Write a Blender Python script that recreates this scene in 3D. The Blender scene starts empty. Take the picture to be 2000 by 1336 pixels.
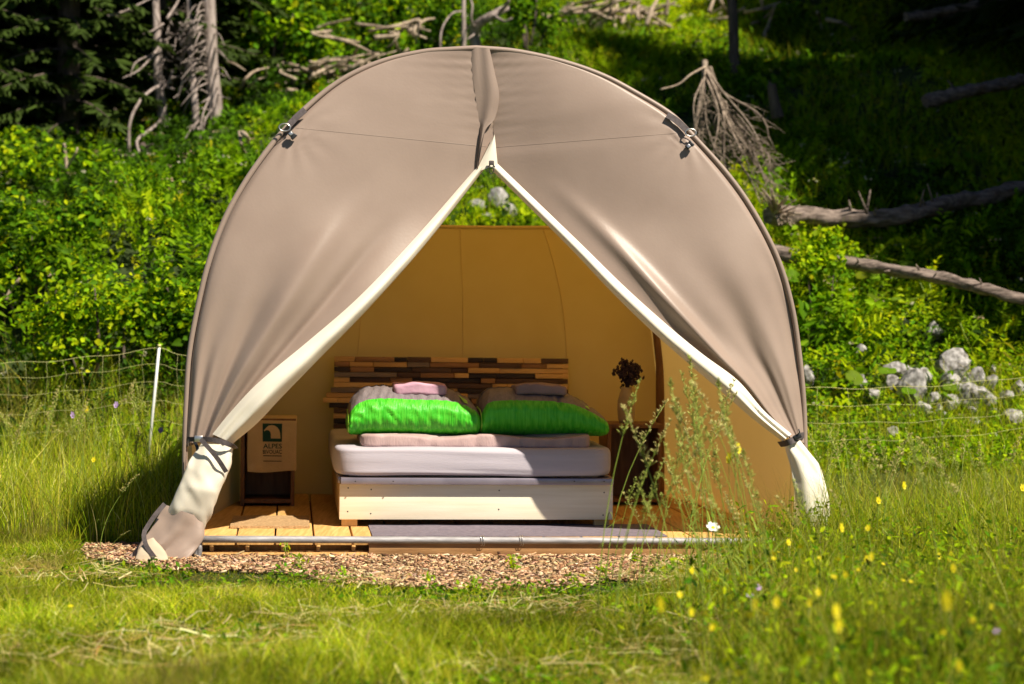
import bpy, bmesh, math, random
import numpy as np
from mathutils import Vector, Matrix, noise as mnoise

random.seed(7); RNG = np.random.default_rng(11)
scene = bpy.context.scene
R = math.radians

# ------------------------------------------------------------------ camera, sky, sun, exposure
FPX, CAMH, ROLL = 3800.0, 1.27, R(0.70)          # focal length in photo pixels, eye height, slight roll
cam_d = bpy.data.cameras.new('camera'); cam = bpy.data.objects.new('camera', cam_d)
scene.collection.objects.link(cam); scene.camera = cam
cam.location = (0, 0, CAMH); cam.rotation_euler = (R(90), -ROLL, 0)
cam_d.sensor_width = 36.0; cam_d.lens = FPX / 2000 * 36.0
cam_d.shift_y = -(668 - 630) / 2000.0
cam_d.clip_start = 0.1; cam_d.clip_end = 600
cam_d.dof.use_dof = True; cam_d.dof.focus_distance = 10.75; cam_d.dof.aperture_fstop = 1.9

SUN_AZ, SUN_EL = R(46.5), R(50)
SUN = Vector((math.sin(SUN_AZ) * math.cos(SUN_EL), -math.cos(SUN_AZ) * math.cos(SUN_EL), math.sin(SUN_EL)))
w = bpy.data.worlds.new('World'); scene.world = w; w.use_nodes = True
nt = w.node_tree; bg = nt.nodes['Background']
sky = nt.nodes.new('ShaderNodeTexSky'); sky.sky_type = 'NISHITA'; sky.sun_disc = False
sky.sun_elevation = SUN_EL; sky.sun_rotation = math.atan2(SUN.x, SUN.y)
sky.altitude = 2000; sky.air_density = .6; sky.dust_density = .1; sky.ozone_density = 1.0
nt.links.new(sky.outputs[0], bg.inputs[0]); bg.inputs[1].default_value = 0.05
sun_d = bpy.data.lights.new('sun', 'SUN'); sun_d.energy = 5.0; sun_d.angle = R(0.53); sun_d.color = (1.0, 0.91, 0.76)
sun = bpy.data.objects.new('sun', sun_d); scene.collection.objects.link(sun)
sun.rotation_euler = SUN.to_track_quat('Z', 'Y').to_euler(); sun.location = SUN * 40
scene.view_settings.view_transform = 'Standard'; scene.view_settings.look = 'None'
scene.view_settings.exposure = 0.7; scene.view_settings.gamma = 1.0
scene.cycles.max_bounces = 8; scene.cycles.diffuse_bounces = 5; scene.cycles.transparent_max_bounces = 4
scene.cycles.use_denoising = True

# ------------------------------------------------------------------ helpers
COL = scene.collection
CAM = np.array((0, 0, CAMH))
RT = np.array((math.cos(ROLL), 0, math.sin(ROLL))); UP = np.array((-math.sin(ROLL), 0, math.cos(ROLL)))
def ray(px, py):
    return np.array((0, 1.0, 0)) + RT * ((px - 1000) / FPX) + UP * ((630 - py) / FPX)
def P(px, py, Y):                                 # the point a given distance down the view axis
    return CAM + ray(px, py) * Y
TA = R(6.45); TO = np.array((-0.09, 10.5, 0.0))   # tent axes: u to the right, v into the tent, z up
TU = np.array((math.cos(TA), math.sin(TA), 0)); TV = np.array((-math.sin(TA), math.cos(TA), 0)); TZ = np.array((0, 0, 1.0))
def T(u, v, z): return TO + TU * u + TV * v + TZ * z
def PT(px, py, v):                                # where a sight line meets the tent's plane v
    d = ray(px, py); t = (v - np.dot(CAM - TO, TV)) / np.dot(d, TV)
    return CAM + d * t
def TL(p):                                        # world -> tent coordinates
    q = np.asarray(p) - TO; return np.array((q @ TU, q @ TV, q[2]))
def PU(px, v): return TL(PT(px, 900, v))[0]
def PZ(py, v, px=950): return PT(px, py, v)[2]

def tag(o, label=None, cat=None, group=None, kind=None):
    if label: o['label'] = label
    if cat: o['category'] = cat
    if group: o['group'] = group
    if kind: o['kind'] = kind
    return o
def empty(name, loc, label, cat, group=None):
    o = bpy.data.objects.new(name, None); COL.objects.link(o); o.location = Vector(loc); o.empty_display_size = 0.1
    return tag(o, label, cat, group)
ORG = {}
def origin_of(o):
    while o is not None:
        if o.name in ORG: return ORG[o.name]
        if o.parent is None: return np.array(o.location)
        o = o.parent
    return np.zeros(3)

class MB:
    def __init__(s): s.v = []; s.f = []; s.m = []
    def add(s, verts, faces, mi=0):
        b = len(s.v); s.v += [tuple(map(float, p)) for p in verts]
        s.f += [tuple(i + b for i in f) for f in faces]; s.m += [mi] * len(faces)
        return s
    def grid(s, pts, close_u=False, close_v=False, mi=0, flip=False):
        pts = np.asarray(pts, float); n, m = pts.shape[:2]; fs = []
        for i in range(n if close_u else n - 1):
            for j in range(m if close_v else m - 1):
                q = (i * m + j, ((i + 1) % n) * m + j, ((i + 1) % n) * m + (j + 1) % m, i * m + (j + 1) % m)
                fs.append(q[::-1] if flip else q)
        return s.add(pts.reshape(-1, 3), fs, mi)
    def tube(s, pts, radii, n=8, cap=True, flat=1.0, mi=0):
        pts = np.asarray(pts, float); k = len(pts)
        radii = np.full(k, radii) if np.isscalar(radii) else np.asarray(radii, float)
        tg = np.gradient(pts, axis=0); tg /= np.linalg.norm(tg, axis=1)[:, None] + 1e-12
        ref = np.array((0, 0, 1.0)) if abs(tg[0][2]) < .9 else np.array((1.0, 0, 0))
        a = np.cross(tg[0], ref); a /= np.linalg.norm(a); rings = []
        for i in range(k):
            a = a - tg[i] * np.dot(a, tg[i]); a /= np.linalg.norm(a) + 1e-12
            b = np.cross(tg[i], a)
            rings.append([pts[i] + radii[i] * (math.cos(2 * math.pi * j / n) * a + flat * math.sin(2 * math.pi * j / n) * b) for j in range(n)])
        base = len(s.v); s.grid(rings, close_v=True, mi=mi)
        if cap:
            s.f.append(tuple(base + j for j in range(n))[::-1]); s.m.append(mi)
            s.f.append(tuple(base + (k - 1) * n + j for j in range(n))); s.m.append(mi)
        return s
    def box(s, c, ax, ay, az, bev=0.0, mi=0):     # centre and three half-axis vectors; bev cuts the edges
        c, ax, ay, az = (np.asarray(q, float) for q in (c, ax, ay, az))
        if bev <= 0:
            vs = [c + ax * i + ay * j + az * k for i in (-1, 1) for j in (-1, 1) for k in (-1, 1)]
            return s.add(vs, [(0, 1, 3, 2), (4, 6, 7, 5), (0, 4, 5, 1), (2, 3, 7, 6), (0, 2, 6, 4), (1, 5, 7, 3)], mi)
        bm = bmesh.new(); bmesh.ops.create_cube(bm, size=2)
        L = [np.linalg.norm(q) for q in (ax, ay, az)]
        for v in bm.verts: v.co = Vector((v.co.x * L[0], v.co.y * L[1], v.co.z * L[2]))
        bmesh.ops.bevel(bm, geom=bm.edges[:], offset=min(bev, .95 * min(L)), segments=2, affect='EDGES', profile=.5)
        E = [q / l for q, l in zip((ax, ay, az), L)]
        idx = {v: i for i, v in enumerate(bm.verts)}
        s.add([c + E[0] * v.co.x + E[1] * v.co.y + E[2] * v.co.z for v in bm.verts], [tuple(idx[v] for v in f.verts) for f in bm.faces], mi)
        bm.free(); return s
    def build(s, name, mats, parent=None, smooth=True, at=None, angle=None, recalc=True):
        me = bpy.data.meshes.new(name)
        o0 = origin_of(parent) if parent is not None else (np.asarray(at, float) if at is not None else np.zeros(3))
        me.from_pydata([(x - o0[0], y - o0[1], z - o0[2]) for x, y, z in s.v], [], s.f)
        for mt in (mats if isinstance(mats, (list, tuple)) else [mats]): me.materials.append(mt)
        if any(s.m): me.polygons.foreach_set('material_index', s.m)
        if recalc:
            bm = bmesh.new(); bm.from_mesh(me); bmesh.ops.recalc_face_normals(bm, faces=bm.faces[:]); bm.to_mesh(me); bm.free()
        if smooth:
            me.polygons.foreach_set('use_smooth', [True] * len(me.polygons))
            if angle is not None: me.set_sharp_from_angle(angle=angle)
        me.update()
        o = bpy.data.objects.new(name, me); COL.objects.link(o)
        if parent is not None: o.parent = parent; 
        else: o.location = Vector(o0)
        ORG[o.name] = o0
        return o
def copy_tree(o, parent=None):
    c = o.copy(); COL.objects.link(c); c.parent = parent
    for ch in o.children: copy_tree(ch, c)
    return c

def catmull(pts, n):
    pts = np.asarray(pts, float)
    q = np.vstack([2 * pts[0] - pts[1], pts, 2 * pts[-1] - pts[-2]]); out = []
    for i in range(1, len(q) - 2):
        for t in np.linspace(0, 1, 16, endpoint=False):
            a, b, c, d = q[i - 1], q[i], q[i + 1], q[i + 2]
            out.append(.5 * (2 * b + (c - a) * t + (2 * a - 5 * b + 4 * c - d) * t * t + (3 * b - a - 3 * c + d) * t ** 3))
    out.append(pts[-1]); out = np.array(out)
    L = np.concatenate([[0], np.cumsum(np.linalg.norm(np.diff(out[:, :2], axis=0), axis=1))])
    x = np.linspace(0, L[-1], n)
    return np.stack([np.interp(x, L, out[:, k]) for k in range(out.shape[1])], 1)
def ribbon(pts, width, thick=0.0012, side=None):  # a webbing strap along points
    pts = np.asarray(pts, float); tg = np.gradient(pts, axis=0); tg /= np.linalg.norm(tg, axis=1)[:, None]
    mb = MB(); rows = []
    for p, t in zip(pts, tg):
        n = np.array((0, -1.0, 0)) if side is None else np.asarray(side, float)
        b = np.cross(t, n); b /= np.linalg.norm(b); n = np.cross(b, t)
        rows.append([p - b * width / 2 - n * thick, p + b * width / 2 - n * thick, p + b * width / 2 + n * thick, p - b * width / 2 + n * thick])
    mb.grid(rows, close_v=True); k = len(rows) * 4
    mb.f += [(0, 1, 2, 3), (k - 1, k - 2, k - 3, k - 4)]; mb.m += [0, 0]
    b0 = mb.build
    mb.build = lambda *a, **kw: b0(*a, **{**kw, 'angle': .7})
    return mb

def vnoise(x, y, seed=0):                         # value noise in 0..1
    x = np.asarray(x, float); y = np.asarray(y, float)
    xi = np.floor(x).astype(np.int64); yi = np.floor(y).astype(np.int64); fx = x - xi; fy = y - yi
    fx = fx * fx * (3 - 2 * fx); fy = fy * fy * (3 - 2 * fy)
    def h(a, b):
        n = (a * 374761393 + b * 668265263 + seed * 1442695041) & 0xffffffff
        n = ((n ^ (n >> 13)) * 1274126177) & 0xffffffff
        return ((n ^ (n >> 16)) & 0xffff) / 65535.0
    return (h(xi, yi) * (1 - fx) + h(xi + 1, yi) * fx) * (1 - fy) + (h(xi, yi + 1) * (1 - fx) + h(xi + 1, yi + 1) * fx) * fy
def gz(x, y):                                     # terrain height
    x = np.asarray(x, float); y = np.asarray(y, float)
    y0 = 13.9 + .5 * (vnoise(x * .35, y * 0 + 3.3, 4) - .5)
    k = .55; t = np.clip((y - y0) / k, -30, 300)
    h = .47 * k * np.log1p(np.exp(t))
    on = np.clip((y - 14.5) / 3, 0, 1)
    h = h + on * (.5 * (vnoise(x * .45, y * .45, 1) - .5) + .2 * (vnoise(x * 1.3, y * 1.3, 2) - .5))
    far = np.clip((np.hypot(x * .8, y - 10) - 3.5) / 3, 0, 1) * (1 - on)
    return h + far * .05 * (vnoise(x * 1.1, y * 1.1, 8) - .5)
def G(px, py, lift=0.0):                          # where a sight line meets the terrain
    d = ray(px, py); Y = np.linspace(6, 60, 2200)
    pz = CAMH + d[2] * Y; px_ = d[0] * Y
    g = gz(px_, Y) + lift; i = np.argmax(pz <= g)
    return np.array((px_[i], Y[i], g[i] - lift))

# ------------------------------------------------------------------ materials
def new_mat(name):
    m = bpy.data.materials.new(name); m.use_nodes = True; n = m.node_tree
    return m, n, n.nodes['Principled BSDF'], n.nodes['Material Output']
def noisy(name, c1, c2, scale=8, rough=.7, bump=0, bscale=40, stretch=(1, 1, 1), detail=4, sheen=0, spec=.4, translucent=0, tcol=None, metallic=0, contrast=(.35, .65)):
    m, n, b, out = new_mat(name); N = n.nodes.new; L = n.links.new
    tc = N('ShaderNodeTexCoord'); mp = N('ShaderNodeMapping'); mp.inputs['Scale'].default_value = stretch; L(tc.outputs['Object'], mp.inputs[0])
    tx = N('ShaderNodeTexNoise'); tx.inputs['Scale'].default_value = scale; tx.inputs['Detail'].default_value = detail; L(mp.outputs[0], tx.inputs[0])
    rp = N('ShaderNodeValToRGB'); rp.color_ramp.elements[0].position, rp.color_ramp.elements[1].position = contrast
    rp.color_ramp.elements[0].color = (*c1, 1); rp.color_ramp.elements[1].color = (*c2, 1); L(tx.outputs[0], rp.inputs[0])
    L(rp.outputs[0], b.inputs['Base Color']); b.inputs['Roughness'].default_value = rough; b.inputs['Specular IOR Level'].default_value = spec
    b.inputs['Metallic'].default_value = metallic
    if sheen: b.inputs['Sheen Weight'].default_value = sheen
    if bump:
        t2 = N('ShaderNodeTexNoise'); t2.inputs['Scale'].default_value = bscale; t2.inputs['Detail'].default_value = 3; L(mp.outputs[0], t2.inputs[0])
        bp = N('ShaderNodeBump'); bp.inputs['Strength'].default_value = bump; bp.inputs['Distance'].default_value = .01; L(t2.outputs[0], bp.inputs['Height']); L(bp.outputs[0], b.inputs['Normal'])
    if translucent:
        tr = N('ShaderNodeBsdfTranslucent'); mx = N('ShaderNodeMixShader'); mx.inputs[0].default_value = translucent
        tr.inputs[0].default_value = (*(tcol or c2), 1)
        L(b.outputs[0], mx.inputs[1]); L(tr.outputs[0], mx.inputs[2]); L(mx.outputs[0], out.inputs[0])
    return m
def leafy(name, rough=.5, trans=.4, tboost=(1.25, 1.25, .6), spec=.3):   # foliage coloured by its own leaf tint
    m, n, b, out = new_mat(name); N = n.nodes.new; L = n.links.new
    at = N('ShaderNodeAttribute'); at.attribute_name = 'tint'
    L(at.outputs['Color'], b.inputs['Base Color']); b.inputs['Roughness'].default_value = rough; b.inputs['Specular IOR Level'].default_value = spec
    mu = N('ShaderNodeMix'); mu.data_type = 'RGBA'; mu.blend_type = 'MULTIPLY'; mu.inputs[0].default_value = 1
    L(at.outputs['Color'], mu.inputs[6]); mu.inputs[7].default_value = (*tboost, 1)
    tr = N('ShaderNodeBsdfTranslucent'); L(mu.outputs[2], tr.inputs[0])
    mx = N('ShaderNodeMixShader'); mx.inputs[0].default_value = trans
    L(b.outputs[0], mx.inputs[1]); L(tr.outputs[0], mx.inputs[2]); L(mx.outputs[0], out.inputs[0])
    return m
def plain(name, c, rough=.6, metallic=0, spec=.5):
    m, n, b, out = new_mat(name); b.inputs['Base Color'].default_value = (*c, 1); b.inputs['Roughness'].default_value = rough
    b.inputs['Metallic'].default_value = metallic; b.inputs['Specular IOR Level'].default_value = spec
    return m
M = {}
M['taupe'] = noisy('taupe_canvas', (.296, .219, .176), (.330, .247, .200), 3, .41, .05, 70, translucent=.03, tcol=(.3, .18, .08), spec=.35, sheen=.1)
M['cream'] = noisy('cream_canvas', (.83, .765, .63), (.88, .82, .69), 4, .65, .08, 700, translucent=.10, tcol=(.75, .55, .25))
M['lining'] = noisy('lining_canvas', (.83, .70, .42), (.87, .75, .47), 3, .8, .05, 600, translucent=.52, tcol=(.92, .70, .32))
M['outer'] = noisy('outer_canvas', (.24, .18, .15), (.27, .205, .17), 3, .75, .06, 600, translucent=.54, tcol=(.92, .72, .40))
M['back'] = noisy('back_wall_canvas', (.84, .64, .25), (.88, .69, .29), 2.5, .8, .05, 600, translucent=.12, tcol=(.85, .6, .2))
M['webbing'] = noisy('grey_webbing', (.075, .06, .06), (.11, .09, .09), 60, .8, .3, 500)
M['black'] = plain('black_plastic', (.02, .02, .022), .35)
M['steel'] = noisy('galvanised_steel', (.30, .29, .30), (.44, .43, .44), 12, .65, .05, 60, (1, 6, 6), metallic=.45)
M['ringsteel'] = plain('ring_steel', (.6, .58, .56), .3, .9)
M['deckwood'] = noisy('deck_wood', (.56, .31, .095), (.72, .44, .16), 5, .7, .25, 30, (14, .8, 3), 6)
M['beamwood'] = noisy('beam_wood', (.30, .15, .055), (.42, .23, .09), 5, .7, .2, 30, (1, 1, 12), 6)
M['bedwood'] = noisy('bed_board', (.80, .70, .52), (.88, .79, .62), 3, .6, .1, 30, (.8, 1, 14), 6)
M['bedwarm'] = noisy('bed_leg_wood', (.55, .35, .15), (.66, .44, .21), 4, .65, .1, 30, (10, 10, 1), 6)
M['darkwood'] = noisy('crate_wood', (.16, .075, .03), (.24, .12, .05), 5, .6, .15, 30, (8, 8, 1), 5)
M['bedsteel'] = noisy('bed_metal', (.27, .235, .28), (.33, .29, .34), 8, .35, .02, 50, metallic=.5)
M['mattress'] = noisy('mattress_cover', (.42, .385, .435), (.48, .44, .495), 3, .85, .15, 50, (.6, 1, 6))
M['quilt'] = noisy('quilt_cotton', (.42, .29, .28), (.48, .34, .325), 6, .85, .3, 40, (3, 1, 1))
M['pink'] = noisy('pink_cloth', (.48, .27, .36), (.56, .33, .42), 6, .85, .3, 40)
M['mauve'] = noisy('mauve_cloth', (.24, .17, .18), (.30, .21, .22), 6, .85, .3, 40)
M['bag_green'] = noisy('green_nylon', (.04, .48, .015), (.12, .66, .04), 14, .42, .6, 22, (6, 2, .5), spec=.4, translucent=.12, tcol=(.05, .6, .02))
M['bag_lime'] = plain('lime_piping', (.30, .60, .06), .5)
M['bag_grey'] = noisy('grey_nylon', (.165, .14, .15), (.21, .18, .19), 12, .55, .35, 22, (6, 2, .5))
M['towel'] = noisy('towel_cotton', (.60, .43, .22), (.66, .48, .25), 10, .9, .4, 120)
M['towelgreen'] = plain('dark_green_print', (.006, .05, .035), .85)
M['towelink'] = plain('dark_print', (.03, .025, .02), .85)
M['mat'] = noisy('coir_mat', (.36, .22, .10), (.52, .34, .17), 60, .95, .8, 120)
M['rug'] = noisy('grey_rug', (.15, .125, .155), (.20, .17, .205), 40, .9, .3, 150)
M['vase'] = noisy('stoneware', (.40, .30, .18), (.50, .38, .24), 9, .6)
M['dried'] = noisy('dried_flower', (.03, .018, .035), (.075, .045, .06), 20, .9)
M['deadwood'] = noisy('dead_wood', (.18, .14, .12), (.40, .33, .30), 10, .85, .5, 25, (3, 3, .7), 6)
M['palewood'] = noisy('bleached_wood', (.24, .175, .12), (.44, .35, .26), 12, .85, .5, 25, (3, 3, .7), 6)
M['twig'] = noisy('dead_twig', (.12, .09, .065), (.30, .235, .18), 14, .9, .4, 30)
M['bark'] = noisy('dark_bark', (.06, .045, .035), (.13, .095, .075), 6, .9, .8, 18, (4, 4, .8), 6)
M['logbark'] = noisy('log_bark', (.085, .062, .05), (.27, .21, .175), 9, .9, .8, 16, (.8, 4, 4), 6)
M['rock'] = noisy('limestone', (.11, .10, .09), (.46, .44, .43), 22, .9, .7, 22, detail=7)
M['leaf'] = leafy('hillside_leaf', .55, .45, spec=.06)
M['grass'] = leafy('grass_blade', .6, .45, spec=.06)
M['needle'] = leafy('spruce_needle', .6, .2, spec=.1)
M['wire'] = plain('fence_twine', (.58, .57, .22), .6)
M['post'] = plain('white_post', (.72, .74, .70), .4)
M['petal'] = noisy('yellow_petal', (.78, .66, .004), (.85, .74, .008), 30, .6, translucent=.3, tcol=(.8, .68, .008))
M['violet'] = plain('violet_petal', (.32, .22, .38), .6)
M['white'] = plain('white_petal', (.75, .74, .68), .6)
M['stem'] = plain('green_stem', (.22, .30, .03), .6)
M['beige'] = noisy('beige_canvas', (.46, .37, .26), (.54, .44, .32), 5, .7, .08, 500)
M['seed'] = noisy('grass_seed_head', (.54, .47, .15), (.66, .58, .22), 40, .7, translucent=.3, tcol=(.5, .45, .2))
M['seedgreen'] = noisy('green_seed_head', (.34, .38, .06), (.46, .48, .11), 40, .7, translucent=.3, tcol=(.4, .45, .1))
M['soil'] = noisy('soil', (.045, .036, .016), (.09, .085, .03), 2.5, 1, .6, 12, detail=8)
def ground_mat():
    m, n, b, out = new_mat('ground'); N = n.nodes.new; L = n.links.new
    g = N('ShaderNodeNewGeometry'); tx = N('ShaderNodeTexNoise'); tx.inputs['Scale'].default_value = 1.7; tx.inputs['Detail'].default_value = 8; L(g.outputs['Position'], tx.inputs[0])
    rp = N('ShaderNodeValToRGB'); e = rp.color_ramp.elements; e[0].position = .3; e[0].color = (.012, .024, .003, 1); e[1].position = .7; e[1].color = (.040, .065, .006, 1)
    x = e.new(.5); x.color = (.024, .042, .004, 1); L(tx.outputs[0], rp.inputs[0]); L(rp.outputs[0], b.inputs['Base Color']); b.inputs['Roughness'].default_value = 1
    t2 = N('ShaderNodeTexNoise'); t2.inputs['Scale'].default_value = 14; t2.inputs['Detail'].default_value = 6; L(g.outputs['Position'], t2.inputs[0])
    bp = N('ShaderNodeBump'); bp.inputs['Strength'].default_value = .8; bp.inputs['Distance'].default_value = .04; L(t2.outputs[0], bp.inputs['Height']); L(bp.outputs[0], b.inputs['Normal'])
    return m
M['ground'] = ground_mat()

def soup(name, verts, quads=None, tris=None, tint=None, mat=None, parent=None, at=None, smooth=False):
    """numpy mesh; tint is one colour per vertex"""
    me = bpy.data.meshes.new(name); nv = len(verts); loops = []; starts = []; off = 0
    o0 = origin_of(parent) if parent is not None else (np.asarray(at, float) if at is not None else np.zeros(3))
    parts = [q for q in (quads, tris) if q is not None and len(q)]
    for q in parts:
        starts.append(np.arange(len(q)) * q.shape[1] + off); off += q.size; loops.append(q.ravel())
    loops = np.concatenate(loops).astype(np.int32); starts = np.concatenate(starts).astype(np.int32)
    me.vertices.add(nv); me.vertices.foreach_set('co', (np.asarray(verts) - o0).astype(np.float32).ravel())
    me.loops.add(len(loops)); me.loops.foreach_set('vertex_index', loops)
    me.polygons.add(len(starts)); me.polygons.foreach_set('loop_start', starts)
    if tint is not None:
        a = me.attributes.new('tint', 'FLOAT_COLOR', 'POINT')
        a.data.foreach_set('color', np.hstack([tint, np.ones((nv, 1))]).astype(np.float32).ravel())
    if smooth: me.polygons.foreach_set('use_smooth', np.ones(len(starts), bool))
    me.update(calc_edges=True); me.validate()
    if mat: me.materials.append(mat)
    o = bpy.data.objects.new(name, me); COL.objects.link(o)
    if parent is not None: o.parent = parent
    else: o.location = Vector(o0)
    ORG[o.name] = o0
    return o
def palette(n, cols, wts, rng=RNG, jit=.22):
    i = rng.choice(len(cols), n, p=np.array(wts) / sum(wts)); c = np.array(cols)[i]
    return np.clip(c * (1 + jit * rng.standard_normal((n, 1))) * (1 + .07 * rng.standard_normal((n, 3))), .004, .9)
def leaf_geo(pos, normal, length, width, rng=RNG, fold=.25, droop=.0):
    """folded pointed leaves: six points and two quads each"""
    n = len(pos); nr = normal / (np.linalg.norm(normal, axis=1)[:, None] + 1e-9)
    r = rng.standard_normal((n, 3)); t = np.cross(nr, r); t /= np.linalg.norm(t, axis=1)[:, None] + 1e-9; b = np.cross(nr, t)
    Lh = length[:, None] / 2; W = width[:, None] / 2; f = nr * (W * fold)
    v = np.stack([pos - t * Lh, pos - t * Lh * .25 + b * W + f, pos + t * Lh * .45 + b * W * .72 + f, pos + t * Lh - nr * Lh * droop,
                  pos + t * Lh * .45 - b * W * .72 + f, pos - t * Lh * .25 - b * W + f], 1).reshape(-1, 3)
    k = np.arange(n)[:, None] * 6
    return v, np.concatenate([k + np.array([0, 1, 2, 3]), k + np.array([0, 3, 4, 5])])
def blade_geo(base, height, width, lean, rng=RNG, segs=3):
    """curved grass blades; lean is the sideways reach as a share of the height"""
    n = len(base); az = rng.uniform(0, 2 * math.pi, n); d = np.stack([np.cos(az), np.sin(az), np.zeros(n)], 1)
    fa = rng.uniform(0, 2 * math.pi, n); s = np.stack([np.cos(fa), np.sin(fa), np.zeros(n)], 1)
    h = height[:, None]; rows = []
    for i in range(segs + 1):
        q = i / segs; c = base + d * (lean[:, None] * h * q ** 2) + np.array((0, 0, 1.0)) * h * (q - .18 * lean[:, None] * q ** 2)
        ww = width[:, None] * (1 - q ** 1.6) * .5
        if i < segs: rows += [c - s * ww, c + s * ww]
        else: rows += [c]
    v = np.stack(rows, 1); m = v.shape[1]; k = np.arange(n)[:, None] * m
    q = np.concatenate([k + np.array([2 * i, 2 * i + 1, 2 * i + 3, 2 * i + 2]) for i in range(segs - 1)])
    t = k + np.array([2 * segs - 2, 2 * segs - 1, 2 * segs])
    return v.reshape(-1, 3), q, t, m

# ------------------------------------------------------------------ terrain
def build_ground():
    xs = np.concatenate([np.linspace(-160, -14, 18), np.linspace(-13, 13, 131), np.linspace(14, 160, 18)])
    ys = np.concatenate([np.linspace(-40, 3, 12), np.linspace(3.5, 32, 143), np.linspace(33, 160, 30)])
    X, Y = np.meshgrid(xs, ys, indexing='ij')
    Z = gz(X, Y)
    mb = MB(); mb.grid(np.stack([X, Y, Z], -1), flip=False)
    o = mb.build('ground', M['ground']); tag(o, kind='structure'); o['label'] = 'grassy meadow and hillside ground'
build_ground()
# ------------------------------------------------------------------ the tent
HL = [(362, 1062), (361, 960), (361, 870), (364, 780), (370, 690), (386, 600), (408, 510), (440, 425), (482, 350), (530, 283), (560, 248)]
HLT = [(560, 248), (600, 208), (650, 167), (700, 138), (760, 115), (830, 100), (880, 96), (930, 93)]
HRT = [(930, 93), (1010, 100), (1100, 120), (1180, 148), (1250, 185), (1310, 222), (1348, 258)]
HR = [(1348, 258), (1420, 338), (1472, 412), (1520, 505), (1548, 600), (1563, 700), (1571, 790), (1573, 870), (1573, 960), (1571, 1062)]
def smooth_table(xs, ys, s=32.0):
    g = np.arange(40, 1120, 2.0); y = np.interp(g, xs, ys); k = np.exp(-.5 * (np.arange(-3 * s, 3 * s + 1, 2) / s) ** 2); k /= k.sum(); h = len(k) // 2
    return g, np.convolve(np.pad(y, h, mode='edge'), k, mode='valid')
VH_T = smooth_table([93, 180, 270, 380, 500, 900, 1070], [.16, .11, .06, .02, -.02, 0, 0])
VE_T = smooth_table([93, 200, 290, 330, 440, 500, 600, 750, 860, 960], [.17, .18, .205, .20, .12, .03, -.085, -.135, -.07, -.05])
def v_hoop(py): return np.interp(py, *VH_T)
def v_edge(py): return np.interp(py, *VE_T)
LO = [(930, 328), (806, 470), (700, 581), (600, 668), (506, 746), (450, 805), (415, 848)]
LI = [(950, 325), (832, 476), (722, 600), (632, 692), (553, 773), (503, 826), (455, 866)]
RO = [(970, 318), (1128, 470), (1220, 560), (1300, 632), (1370, 690), (1441, 743), (1493, 803), (1546, 848)]
RI = [(960, 332), (1107, 478), (1199, 575), (1279, 652), (1347, 712), (1413, 768), (1470, 818), (1528, 862)]
mid = lambda a, b, k=.5: [(p[0] * (1 - k) + q[0] * k, p[1] * (1 - k) + q[1] * k) for p, q in zip(a, b)]

tent = empty('dome_tent', TO, 'taupe canvas dome tent with its cream-lined doorway tied open', 'tent')

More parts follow.
